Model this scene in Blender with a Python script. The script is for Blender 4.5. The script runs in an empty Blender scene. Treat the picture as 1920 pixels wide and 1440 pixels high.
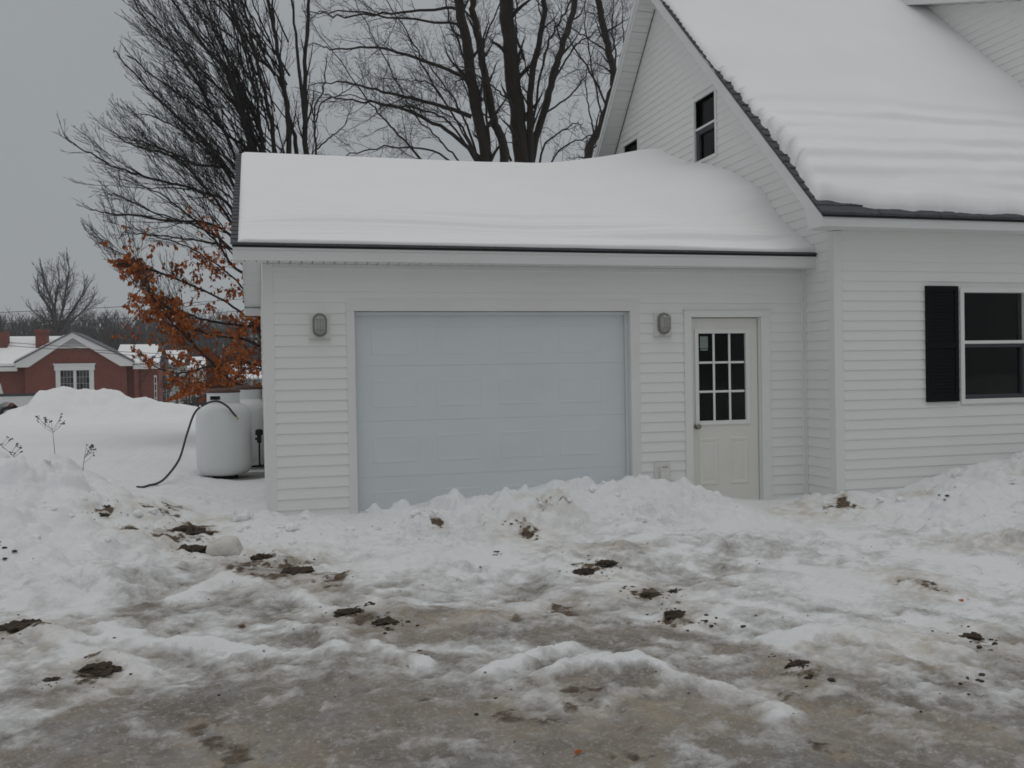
import bpy, bmesh, math, random
import numpy as np
from mathutils import Vector, Matrix, noise as mnoise
from math import radians, sin, cos, pi

random.seed(7)
RNG = np.random.default_rng(11)
C = bpy.context.scene.collection
SC = bpy.context.scene

# ------------------------------------------------------------------ camera
F_PX, YAW, PITCH, ROLL = 1780.0, radians(14.97), radians(-0.68), radians(-0.99)
fw = Vector((sin(YAW) * cos(PITCH), cos(YAW) * cos(PITCH), sin(PITCH)))
r0 = Vector((cos(YAW), -sin(YAW), 0.0))
u0 = r0.cross(fw)
rt = cos(ROLL) * r0 + sin(ROLL) * u0
up = -sin(ROLL) * r0 + cos(ROLL) * u0
cd = bpy.data.cameras.new('camera')
cd.sensor_width = 36.0
cd.lens = 36.0 * F_PX / 1920.0
cd.clip_start = 0.05
cd.clip_end = 2000
cam = bpy.data.objects.new('camera', cd)
C.objects.link(cam)
m = Matrix.Identity(4)
for i in range(3):
    m[i][0], m[i][1], m[i][2] = rt[i], up[i], -fw[i]
m[0][3], m[1][3], m[2][3] = 0.0, 0.0, 1.5
cam.matrix_world = m
SC.camera = cam

# ------------------------------------------------------------------ overcast sky, soft sun
SUN_EL, SUN_AZ = radians(78), radians(205)
world = bpy.data.worlds.new('World')
SC.world = world
world.use_nodes = True
nt = world.node_tree
nt.nodes.clear()
out = nt.nodes.new('ShaderNodeOutputWorld')
bg_sky = nt.nodes.new('ShaderNodeBackground')
bg_cloud = nt.nodes.new('ShaderNodeBackground')
add = nt.nodes.new('ShaderNodeMixShader')
sky = nt.nodes.new('ShaderNodeTexSky')
sky.sky_type = 'NISHITA'
sky.sun_disc = False
sky.sun_elevation = SUN_EL
sky.sun_rotation = SUN_AZ
sky.dust_density = 4.0
bg_sky.inputs['Strength'].default_value = 0.05
nt.links.new(sky.outputs[0], bg_sky.inputs['Color'])
tc = nt.nodes.new('ShaderNodeTexCoord')
sep = nt.nodes.new('ShaderNodeSeparateXYZ')
nt.links.new(tc.outputs['Generated'], sep.inputs[0])
ramp = nt.nodes.new('ShaderNodeValToRGB')          # flat cloud deck: dull at the horizon, brighter overhead
el = ramp.color_ramp.elements
el[0].position, el[0].color = 0.0, (0.315, 0.335, 0.349, 1)
el[1].position, el[1].color = 1.0, (0.60, 0.61, 0.607, 1)
e = el.new(0.34); e.color = (0.325, 0.345, 0.359, 1)
e = el.new(0.65); e.color = (0.455, 0.466, 0.466, 1)
nz = nt.nodes.new('ShaderNodeTexNoise')
nz.inputs['Scale'].default_value = 2.2
nz.inputs['Detail'].default_value = 5
nt.links.new(tc.outputs['Generated'], nz.inputs['Vector'])
mr = nt.nodes.new('ShaderNodeMapRange')
mr.inputs['To Min'].default_value = 0.93
mr.inputs['To Max'].default_value = 1.07
nt.links.new(nz.outputs[0], mr.inputs[0])
nt.links.new(sep.outputs['Z'], ramp.inputs[0])
nt.links.new(ramp.outputs[0], bg_cloud.inputs['Color'])
nt.links.new(mr.outputs[0], bg_cloud.inputs['Strength'])
add.inputs[0].default_value = 0.93
nt.links.new(bg_sky.outputs[0], add.inputs[1])
nt.links.new(bg_cloud.outputs[0], add.inputs[2])
nt.links.new(add.outputs[0], out.inputs[0])

sl = bpy.data.lights.new('sun', 'SUN')
sl.energy = 0.4
sl.angle = radians(50)
sl.color = (1.0, 0.98, 0.95)
sun = bpy.data.objects.new('sun', sl)
C.objects.link(sun)
sd = Vector((sin(SUN_AZ) * cos(SUN_EL), cos(SUN_AZ) * cos(SUN_EL), sin(SUN_EL)))
sun.rotation_euler = sd.to_track_quat('Z', 'Y').to_euler()
sun.location = (0, -10, 30)

SC.view_settings.view_transform = 'Standard'
SC.view_settings.look = 'None'
SC.view_settings.exposure = 0.0
SC.view_settings.gamma = 1.0
SC.view_settings.use_curve_mapping = False
SC.render.engine = 'CYCLES'
SC.cycles.filter_width = 1.7
SC.cycles.max_bounces = 6
SC.cycles.use_denoising = True
SC.cycles.volume_bounces = 1


# ------------------------------------------------------------------ helpers
def tag(o, label=None, cat=None, group=None, kind=None):
    if label: o['label'] = label
    if cat: o['category'] = cat
    if group: o['group'] = group
    if kind: o['kind'] = kind
    return o


def thing(name, label, cat, loc=(0, 0, 0), group=None, rotz=0.0):
    o = bpy.data.objects.new(name, None)
    o.empty_display_size = 0.2
    C.objects.link(o)
    o.location = loc
    o.rotation_euler = (0, 0, rotz)
    return tag(o, label, cat, group)


def mesh_from(name, V, Fc, mat=None, smooth=False):
    me = bpy.data.meshes.new(name)
    me.from_pydata([tuple(map(float, v)) for v in V], [], Fc)
    if mat: me.materials.append(mat)
    if smooth: me.polygons.foreach_set('use_smooth', [True] * len(me.polygons))
    me.update()
    return me


def big_mesh(name, V, Q, mat, smooth=True):
    """numpy verts (N,3), faces (M,k)"""
    V = np.ascontiguousarray(V, dtype=np.float32)
    Q = np.ascontiguousarray(Q, dtype=np.int32)
    k = Q.shape[1]
    me = bpy.data.meshes.new(name)
    me.vertices.add(len(V)); me.vertices.foreach_set('co', V.ravel())
    me.loops.add(Q.size); me.loops.foreach_set('vertex_index', Q.ravel())
    me.polygons.add(len(Q))
    me.polygons.foreach_set('loop_start', np.arange(0, Q.size, k, dtype=np.int32))
    me.polygons.foreach_set('loop_total', np.full(len(Q), k, dtype=np.int32))
    me.polygons.foreach_set('use_smooth', np.full(len(Q), smooth))
    me.materials.append(mat)
    me.update(calc_edges=True)
    me.validate()
    return me


def link(name, me, parent=None, loc=None, world_built=True):
    """link a mesh object; meshes built in world coordinates get the parent's location taken off"""
    o = bpy.data.objects.new(name, me)
    C.objects.link(o)
    L = Vector(loc) if loc is not None else Vector((0, 0, 0))
    if parent is not None:
        o.parent = parent
        if world_built:
            w = Vector((0, 0, 0)); p = parent
            while p is not None:
                w += Vector(p.location); p = p.parent
            L = L - w
    o.location = L
    return o


class MB:
    def __init__(s): s.V, s.F = [], []

    def add(s, V, Fc):
        n = len(s.V)
        s.V += [tuple(v) for v in V]
        s.F += [tuple(i + n for i in f) for f in Fc]
        return s

    def box(s, a, b):
        x0, y0, z0 = a; x1, y1, z1 = b
        return s.add([(x0, y0, z0), (x1, y0, z0), (x1, y1, z0), (x0, y1, z0), (x0, y0, z1), (x1, y0, z1), (x1, y1, z1), (x0, y1, z1)],
                     [(0, 3, 2, 1), (4, 5, 6, 7), (0, 1, 5, 4), (1, 2, 6, 5), (2, 3, 7, 6), (3, 0, 4, 7)])

    def prism(s, poly, axis, t0, t1):
        """extrude a polygon (list of 2-tuples in the other two axes, in x<y<z order) along axis from t0 to t1"""
        def mk(p, t):
            q = list(p); q.insert(axis, t); return tuple(q)
        n = len(poly)
        V = [mk(p, t0) for p in poly] + [mk(p, t1) for p in poly]
        Fc = [tuple(range(n - 1, -1, -1)), tuple(range(n, 2 * n))]
        for i in range(n):
            j = (i + 1) % n
            Fc.append((i, j, n + j, n + i))
        return s.add(V, Fc)

    def lathe(s, prof, c=(0, 0, 0), n=32):
        V, Fc = [], []
        for r, z in prof:
            for i in range(n):
                a = 2 * pi * i / n
                V.append((c[0] + r * cos(a), c[1] + r * sin(a), c[2] + z))
        for k in range(len(prof) - 1):
            for i in range(n):
                j = (i + 1) % n
                Fc.append((k * n + i, k * n + j, (k + 1) * n + j, (k + 1) * n + i))
        return s.add(V, Fc)

    def tube(s, P, r, n=8, closed=False):
        P = [Vector(p) for p in P]
        R = r if isinstance(r, (list, tuple)) else [r] * len(P)
        V, Fc = [], []
        N = len(P)
        for i, p in enumerate(P):
            a = P[i - 1] if (i > 0 or closed) else P[i]
            b = P[(i + 1) % N] if (i < N - 1 or closed) else P[i]
            t = (b - a).normalized()
            ref = Vector((0, 0, 1)) if abs(t.z) < .9 else Vector((1, 0, 0))
            u = t.cross(ref).normalized(); v = t.cross(u)
            for k in range(n):
                q = 2 * pi * k / n
                V.append(p + (u * cos(q) + v * sin(q)) * R[i])
        for i in range(N if closed else N - 1):
            j = (i + 1) % N
            for k in range(n):
                l = (k + 1) % n
                Fc.append((i * n + k, i * n + l, j * n + l, j * n + k))
        if not closed:
            Fc.append(tuple(range(n - 1, -1, -1)))
            Fc.append(tuple((N - 1) * n + k for k in range(n)))
        return s.add(V, Fc)

    def mesh(s, name, mat, smooth=False, bevel=0.0, fix=True):
        me = mesh_from(name, s.V, s.F, mat)
        if fix or bevel:
            bm = bmesh.new(); bm.from_mesh(me)
            bmesh.ops.recalc_face_normals(bm, faces=bm.faces)
            if bevel:
                ed = [e for e in bm.edges if len(e.link_faces) == 2 and e.calc_face_angle(0) > 0.6]
                bmesh.ops.bevel(bm, geom=ed, offset=bevel, segments=2, affect='EDGES', profile=0.6)
            bm.to_mesh(me); bm.free()
        if smooth: me.polygons.foreach_set('use_smooth', [True] * len(me.polygons))
        me.update()
        return me

    def obj(s, name, mat, parent=None, smooth=False, bevel=0.0, loc=None, world_built=True):
        return link(name, s.mesh(name, mat, smooth, bevel), parent, loc, world_built)


def tubes_mesh(name, lines, sides, mat):
    """lines: list of (pts ndarray (N,3), radii ndarray (N,)); batched by point count"""
    groups = {}
    for P, R in lines: groups.setdefault(len(P), []).append((P, R))
    Vs, Qs, off = [], [], 0
    ang = np.arange(sides) * 2 * np.pi / sides
    for N, L in groups.items():
        P = np.array([p for p, _ in L], dtype=np.float64); R = np.array([r for _, r in L], dtype=np.float64)
        T = np.empty_like(P)
        T[:, 1:-1] = P[:, 2:] - P[:, :-2]; T[:, 0] = P[:, 1] - P[:, 0]; T[:, -1] = P[:, -1] - P[:, -2]
        T /= np.linalg.norm(T, axis=2, keepdims=True) + 1e-9
        ref = np.array([0.31, 0.87, 0.38]); 
        U = np.cross(T, ref); U /= np.linalg.norm(U, axis=2, keepdims=True) + 1e-9
        W = np.cross(T, U)
        ring = P[:, :, None, :] + R[:, :, None, None] * (U[:, :, None, :] * np.cos(ang)[None, None, :, None] + W[:, :, None, :] * np.sin(ang)[None, None, :, None])
        B = len(L)
        idx = off + np.arange(B * N * sides).reshape(B, N, sides)
        a = idx[:, :-1, :]; b = np.roll(idx, -1, axis=2)[:, :-1, :]; c = np.roll(idx, -1, axis=2)[:, 1:, :]; d = idx[:, 1:, :]
        Qs.append(np.stack([a, b, c, d], axis=-1).reshape(-1, 4))
        Vs.append(ring.reshape(-1, 3)); off += B * N * sides
    return big_mesh(name, np.concatenate(Vs), np.concatenate(Qs), mat)


# value noise in numpy
_T = np.random.default_rng(5).random((64, 256, 256))
def vnoise(x, y, k=0):
    t = _T[k % 64]
    xi = np.floor(x).astype(np.int64); yi = np.floor(y).astype(np.int64)
    fx = x - xi; fy = y - yi
    fx = fx * fx * (3 - 2 * fx); fy = fy * fy * (3 - 2 * fy)
    a = t[xi & 255, yi & 255]; b = t[(xi + 1) & 255, yi & 255]; c = t[xi & 255, (yi + 1) & 255]; d = t[(xi + 1) & 255, (yi + 1) & 255]
    return (a * (1 - fx) + b * fx) * (1 - fy) + (c * (1 - fx) + d * fx) * fy
def fbm(x, y, oct=4, k=0, gain=.5):
    s = np.zeros_like(x); a = 1.0; n = 0
    ca, sa = cos(.6), sin(.6)
    for i in range(oct):
        s += a * (vnoise(x, y, k + i) - .5); n += a
        x, y = (x * ca - y * sa) * 2.03 + 17.3, (x * sa + y * ca) * 2.03 + 5.1
        a *= gain
    return s / n * 2
def sstep(a, b, x):
    t = np.clip((x - a) / (b - a), 0, 1); return t * t * (3 - 2 * t)
def shepard(px, py, pts, p=3.0, eps=.12):
    num = np.zeros_like(px); den = np.zeros_like(px)
    for x, y, v in pts:
        w = 1.0 / ((px - x) ** 2 + (py - y) ** 2 + eps) ** (p / 2)
        num += w * v; den += w
    return num / den
def seg_dist(px, py, line):
    """distance to a polyline"""
    best = np.full(px.shape, 1e9)
    for (x0, y0), (x1, y1) in zip(line[:-1], line[1:]):
        dx, dy = x1 - x0, y1 - y0
        t = np.clip(((px - x0) * dx + (py - y0) * dy) / (dx * dx + dy * dy), 0, 1)
        best = np.minimum(best, np.hypot(px - x0 - t * dx, py - y0 - t * dy))
    return best


# ------------------------------------------------------------------ materials
def new_mat(name):
    mt = bpy.data.materials.new(name); mt.use_nodes = True
    n = mt.node_tree
    return mt, n, n.nodes['Principled BSDF']


def mat(name, col, rough=.5, var=.08, scale=6.0, bump=0.0, bscale=60.0, metal=0.0, spec=.4, dirt=None, stretch=(1, 1, 1), dirt_amt=.3, dirt_scale=1.2):
    mt, n, b = new_mat(name)
    tc = n.nodes.new('ShaderNodeTexCoord')
    mp = n.nodes.new('ShaderNodeMapping'); mp.inputs['Scale'].default_value = stretch
    n.links.new(tc.outputs['Object'], mp.inputs[0])
    nz = n.nodes.new('ShaderNodeTexNoise'); nz.inputs['Scale'].default_value = scale; nz.inputs['Detail'].default_value = 6
    n.links.new(mp.outputs[0], nz.inputs['Vector'])
    mx = n.nodes.new('ShaderNodeMix'); mx.data_type = 'RGBA'
    lo = [max(0, c * (1 - var)) for c in col]; hi = [min(1, c * (1 + var)) for c in col]
    mx.inputs[6].default_value = (*lo, 1); mx.inputs[7].default_value = (*hi, 1)
    n.links.new(nz.outputs[0], mx.inputs[0])
    last = mx.outputs[2]
    if dirt:
        nd = n.nodes.new('ShaderNodeTexNoise'); nd.inputs['Scale'].default_value = dirt_scale; nd.inputs['Detail'].default_value = 8; nd.inputs['Roughness'].default_value = .65
        n.links.new(mp.outputs[0], nd.inputs['Vector'])
        rp = n.nodes.new('ShaderNodeMapRange'); rp.inputs[1].default_value = .48; rp.inputs[2].default_value = .78; rp.inputs[4].default_value = dirt_amt
        n.links.new(nd.outputs[0], rp.inputs[0])
        m2 = n.nodes.new('ShaderNodeMix'); m2.data_type = 'RGBA'; m2.inputs[7].default_value = (*dirt, 1)
        n.links.new(rp.outputs[0], m2.inputs[0]); n.links.new(last, m2.inputs[6]); last = m2.outputs[2]
    n.links.new(last, b.inputs['Base Color'])
    b.inputs['Roughness'].default_value = rough
    b.inputs['Metallic'].default_value = metal
    b.inputs['Specular IOR Level'].default_value = spec
    if bump:
        nb = n.nodes.new('ShaderNodeTexNoise'); nb.inputs['Scale'].default_value = bscale; nb.inputs['Detail'].default_value = 5
        n.links.new(mp.outputs[0], nb.inputs['Vector'])
        bp = n.nodes.new('ShaderNodeBump'); bp.inputs['Strength'].default_value = bump; bp.inputs['Distance'].default_value = .01
        n.links.new(nb.outputs[0], bp.inputs['Height']); n.links.new(bp.outputs[0], b.inputs['Normal'])
    return mt


M_SIDING = mat('vinyl_siding', (.775, .782, .762), .5, .03, 3, .15, 90, dirt=(.55, .54, .50), dirt_amt=.18, stretch=(.5, .5, 2))
M_TRIM = mat('white_trim', (.745, .75, .735), .5, .03, 4, .05, 60, dirt=(.55, .53, .48), dirt_amt=.15)
M_CREAM = mat('cream_trim', (.735, .73, .71), .55, .04, 4, .1, 70, dirt=(.5, .46, .4), dirt_amt=.2)
M_FASCIA = mat('aluminium_fascia', (.70, .71, .70), .4, .03, 3, dirt=(.5, .5, .47), dirt_amt=.2, stretch=(1, 1, 3))
M_SOFFIT = mat('soffit_vinyl', (.70, .71, .70), .5, .03, 5)
M_GDOOR = mat('pale_blue_white_door_steel', (.655, .695, .71), .45, .03, 2.5, .25, 180, dirt=(.52, .55, .56), dirt_amt=.25, stretch=(1, 1, 1.5))
M_EDOOR = mat('cream_door_paint', (.715, .705, .655), .45, .03, 3, .05, 60, dirt=(.5, .46, .38), dirt_amt=.2)
M_SHINGLE = mat('grey_shingles', (.085, .087, .095), .9, .45, 22, .8, 160)
M_SHINGLE_EDGE = mat('shingle_edge', (.022, .024, .024), .9, .3, 20)
M_DARK = mat('dark_gap', (.01, .01, .01), .9, .2, 5)
M_ROOM = mat('unlit_room_dark', (.018, .018, .018), .9, .2, 2)  # near-black colour carries the dimness of the unlit rooms
M_SHUTTER = mat('black_shutter_vinyl', (.005, .0052, .0066), .6, .2, 8, spec=.12)
M_KNOB = mat('dull_nickel', (.28, .26, .23), .4, .15, 30, metal=.9)
M_PAPER = mat('white_paper', (.75, .75, .73), .8, .05, 10)
M_LENS = mat('frosted_lamp_glass', (.44, .44, .41), .25, .12, 14)
M_CAGE = mat('grey_lamp_metal', (.27, .27, .25), .5, .15, 30, metal=.1)
M_BLOCK = mat('lamp_mounting_block', (.70, .69, .66), .5, .04, 6)
M_TANK = mat('white_tank_paint', (.69, .705, .71), .42, .03, 3, .04, 20, dirt=(.47, .45, .42), dirt_amt=.25, stretch=(1, 1, .4))
M_RUST = mat('red_brown_lid', (.085, .04, .032), .6, .3, 15, .1)
M_HOSE = mat('black_rubber_hose', (.022, .02, .028), .5, .2, 40)
M_BRASS = mat('brass', (.42, .36, .16), .4, .1, 20, metal=.6)
M_CONC = mat('concrete', (.28, .27, .25), .9, .15, 8, .4, 60)
M_BARK = mat('dark_bark', (.030, .026, .024), .95, .5, 9, .9, 35, stretch=(1, 1, .25))
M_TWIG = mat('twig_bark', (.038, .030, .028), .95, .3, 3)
M_BARKB = mat('grey_brown_bark', (.034, .028, .023), .95, .5, 9, .9, 30, stretch=(1, 1, .25))
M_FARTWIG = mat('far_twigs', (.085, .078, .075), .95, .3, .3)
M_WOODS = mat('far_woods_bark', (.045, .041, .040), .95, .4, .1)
M_PINE = mat('far_conifer_green', (.035, .045, .038), .95, .3, 1)
M_WEED = mat('dry_weed_stalk', (.10, .075, .065), .9, .25, 20)
M_WEEDHEAD = mat('dry_seed_head', (.055, .035, .035), .95, .3, 40)
M_WIRE = mat('wire', (.03, .03, .032), .6, .1, 2)
M_WHITE = mat('white_house_paint', (.66, .66, .65), .6, .05, .6)
M_GREENWALL = mat('pale_green_house_siding', (.36, .40, .36), .7, .06, .8)
M_GREYROOF = mat('grey_far_roof', (.14, .14, .155), .9, .25, 3)
M_TRUCK = mat('white_truck_paint', (.62, .63, .63), .3, .04, 2, dirt=(.42, .41, .38), dirt_amt=.4)
M_TYRE = mat('tyre_rubber', (.012, .012, .013), .8, .2, 15)
M_TRUCKTRIM = mat('dark_truck_trim', (.045, .045, .055), .5, .2, 5)
M_HUB = mat('wheel_metal', (.3, .3, .3), .4, .1, 10, metal=.8)
M_CLOD = mat('frozen_mud', (.052, .038, .026), .95, .6, 26, 1.0, 60)
M_BUSH = mat('bush_twigs', (.07, .055, .05), .95, .3, 3)


def glass_mat():
    mt = bpy.data.materials.new('window_glass'); mt.use_nodes = True
    n = mt.node_tree; n.nodes.clear()
    o = n.nodes.new('ShaderNodeOutputMaterial'); mx = n.nodes.new('ShaderNodeMixShader')
    tr = n.nodes.new('ShaderNodeBsdfTransparent'); gl = n.nodes.new('ShaderNodeBsdfGlossy')
    tr.inputs[0].default_value = (.8, .83, .82, 1); gl.inputs['Roughness'].default_value = .03
    nz = n.nodes.new('ShaderNodeTexNoise'); nz.inputs['Scale'].default_value = 2.0
    bp = n.nodes.new('ShaderNodeBump'); bp.inputs['Strength'].default_value = .03; bp.inputs['Distance'].default_value = .02
    n.links.new(nz.outputs[0], bp.inputs['Height']); n.links.new(bp.outputs[0], gl.inputs['Normal'])
    fr = n.nodes.new('ShaderNodeFresnel'); fr.inputs[0].default_value = 1.22
    n.links.new(fr.outputs[0], mx.inputs[0]); n.links.new(tr.outputs[0], mx.inputs[1]); n.links.new(gl.outputs[0], mx.inputs[2])
    n.links.new(mx.outputs[0], o.inputs[0])
    return mt
M_GLASS = glass_mat()


def leaf_mat():
    mt, n, b = new_mat('orange_dry_leaf')
    g = n.nodes.new('ShaderNodeNewGeometry'); 
    tc = n.nodes.new('ShaderNodeTexCoord'); nz = n.nodes.new('ShaderNodeTexNoise'); nz.inputs['Scale'].default_value = 9
    n.links.new(tc.outputs['Object'], nz.inputs['Vector'])
    rp = n.nodes.new('ShaderNodeValToRGB')
    e = rp.color_ramp.elements
    e[0].position, e[0].color = .25, (.20, .050, .014, 1); e[1].position, e[1].color = .75, (.46, .165, .045, 1)
    x = e.new(.5); x.color = (.34, .095, .022, 1)
    n.links.new(nz.outputs[0], rp.inputs[0])
    n.links.new(rp.outputs[0], b.inputs['Base Color']); b.inputs['Roughness'].default_value = .7
    b.inputs['Specular IOR Level'].default_value = .2
    b.inputs['Transmission Weight'].default_value = 0.0
    return mt
M_LEAF = leaf_mat()


def brick_mat():
    mt, n, b = new_mat('red_brick')
    tc = n.nodes.new('ShaderNodeTexCoord'); mp = n.nodes.new('ShaderNodeMapping')
    mp.inputs['Rotation'].default_value = (radians(90), 0, 0)
    n.links.new(tc.outputs['Object'], mp.inputs[0])
    bk = n.nodes.new('ShaderNodeTexBrick'); bk.inputs['Scale'].default_value = 4.6
    bk.inputs['Color1'].default_value = (.20, .058, .040, 1); bk.inputs['Color2'].default_value = (.14, .042, .030, 1); bk.inputs['Mortar'].default_value = (.22, .12, .10, 1)
    bk.inputs['Mortar Size'].default_value = .012
    n.links.new(mp.outputs[0], bk.inputs['Vector'])
    nz = n.nodes.new('ShaderNodeTexNoise'); nz.inputs['Scale'].default_value = .9; nz.inputs['Detail'].default_value = 6
    n.links.new(tc.outputs['Object'], nz.inputs['Vector'])
    mx = n.nodes.new('ShaderNodeMix'); mx.data_type = 'RGBA'; mx.blend_type = 'MULTIPLY'; mx.inputs[0].default_value = .5
    rp = n.nodes.new('ShaderNodeMapRange'); rp.inputs[3].default_value = .6; rp.inputs[4].default_value = 1.25
    n.links.new(nz.outputs[0], rp.inputs[0])
    n.links.new(bk.outputs['Color'], mx.inputs[6]); n.links.new(rp.outputs[0], mx.inputs[7])
    n.links.new(mx.outputs[2], b.inputs['Base Color']); b.inputs['Roughness'].default_value = .9
    return mt
M_BRICK = brick_mat()


def snow_mat(name, col=(.845, .85, .856), bscale=70, bump=.25):
    mt, n, b = new_mat(name)
    tc = n.nodes.new('ShaderNodeTexCoord')
    nz = n.nodes.new('ShaderNodeTexNoise'); nz.inputs['Scale'].default_value = bscale; nz.inputs['Detail'].default_value = 8; nz.inputs['Roughness'].default_value = .7
    n.links.new(tc.outputs['Object'], nz.inputs['Vector'])
    n2 = n.nodes.new('ShaderNodeTexNoise'); n2.inputs['Scale'].default_value = 1.3; n2.inputs['Detail'].default_value = 5
    n.links.new(tc.outputs['Object'], n2.inputs['Vector'])
    mx = n.nodes.new('ShaderNodeMix'); mx.data_type = 'RGBA'
    mx.inputs[6].default_value = (*[c * .955 for c in col], 1); mx.inputs[7].default_value = (*[min(1, c * 1.02) for c in col], 1)
    n.links.new(n2.outputs[0], mx.inputs[0]); n.links.new(mx.outputs[2], b.inputs['Base Color'])
    b.inputs['Roughness'].default_value = .75; b.inputs['Specular IOR Level'].default_value = .25
    bp = n.nodes.new('ShaderNodeBump'); bp.inputs['Strength'].default_value = bump; bp.inputs['Distance'].default_value = .008
    n.links.new(nz.outputs[0], bp.inputs['Height']); n.links.new(bp.outputs[0], b.inputs['Normal'])
    return mt
M_SNOW = snow_mat('roof_snow')
M_SNOWCHUNK = snow_mat('chunk_snow', (.80, .80, .805), 40, .5)


def ground_mat():
    mt, n, b = new_mat('trampled_snow_and_ice')
    L = n.links
    def node(t): return n.nodes.new(t)
    tc = node('ShaderNodeTexCoord')
    def noise(scale, det=6, rough=.6, vec=None):
        z = node('ShaderNodeTexNoise'); z.inputs['Scale'].default_value = scale; z.inputs['Detail'].default_value = det; z.inputs['Roughness'].default_value = rough
        L.new(vec or tc.outputs['Object'], z.inputs['Vector']); return z.outputs[0]
    def mixc(f, a, c):
        x = node('ShaderNodeMix'); x.data_type = 'RGBA'
        for sck, v in ((6, a), (7, c)):
            if isinstance(v, tuple): x.inputs[sck].default_value = (*v, 1)
            else: L.new(v, x.inputs[sck])
        if isinstance(f, float): x.inputs[0].default_value = f
        else: L.new(f, x.inputs[0])
        return x.outputs[2]
    def maprange(v, a, c, lo=0., hi=1.):
        x = node('ShaderNodeMapRange'); x.inputs[1].default_value = a; x.inputs[2].default_value = c; x.inputs[3].default_value = lo; x.inputs[4].default_value = hi
        L.new(v, x.inputs[0]); return x.outputs[0]
    def math2(op, a, c):
        x = node('ShaderNodeMath'); x.operation = op
        for i, v in enumerate((a, c)):
            if isinstance(v, float): x.inputs[i].default_value = v
            else: L.new(v, x.inputs[i])
        return x.outputs[0]
    def attr(nm):
        x = node('ShaderNodeAttribute'); x.attribute_name = nm; return x.outputs['Fac']
    ice, mud, tan = attr('ice'), attr('mud'), attr('tan')
    snow = mixc(noise(1.1, 5), (.76, .77, .785), (.85, .86, .87))
    nf = noise(9, 8, .7)
    icec = mixc(maprange(nf, .3, .7), (.155, .138, .122), (.385, .37, .355))
    icec = mixc(maprange(noise(2.1, 7, .65), .42, .68), icec, (.26, .215, .165))
    icec = mixc(maprange(noise(1.5, 6, .65), .50, .70, 0., .75), icec, (.115, .098, .083))
    icec = mixc(maprange(noise(44, 7, .75), .53, .70, 0., .75), icec, (.62, .62, .62))
    f = maprange(math2('ADD', ice, math2('MULTIPLY', math2('SUBTRACT', noise(19, 8, .75), .5), .85)), .18, .85)
    col = mixc(f, snow, icec)
    ft = math2('MULTIPLY', tan, maprange(noise(7, 7, .7), .38, .72))
    col = mixc(ft, col, (.44, .36, .25))
    fm = maprange(math2('ADD', mud, math2('MULTIPLY', math2('SUBTRACT', noise(24, 8, .75), .5), .9)), .35, .8)
    col = mixc(fm, col, mixc(maprange(noise(26, 7, .7), .35, .65), (.045, .034, .023), (.17, .125, .08)))
    L.new(col, b.inputs['Base Color'])
    rg = maprange(f, 0, 1, .8, .42)
    rg = math2('ADD', rg, math2('MULTIPLY', math2('SUBTRACT', noise(20, 5), .5), .35))
    L.new(rg, b.inputs['Roughness'])
    b.inputs['Specular IOR Level'].default_value = .3
    h = math2('ADD', math2('MULTIPLY', noise(30, 9, .72), .6), math2('MULTIPLY', noise(110, 5, .6), .25))
    bp = node('ShaderNodeBump'); bp.inputs['Strength'].default_value = .75; bp.inputs['Distance'].default_value = .028
    L.new(h, bp.inputs['Height']); L.new(bp.outputs[0], b.inputs['Normal'])
    return mt
M_GROUND = ground_mat()

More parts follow.
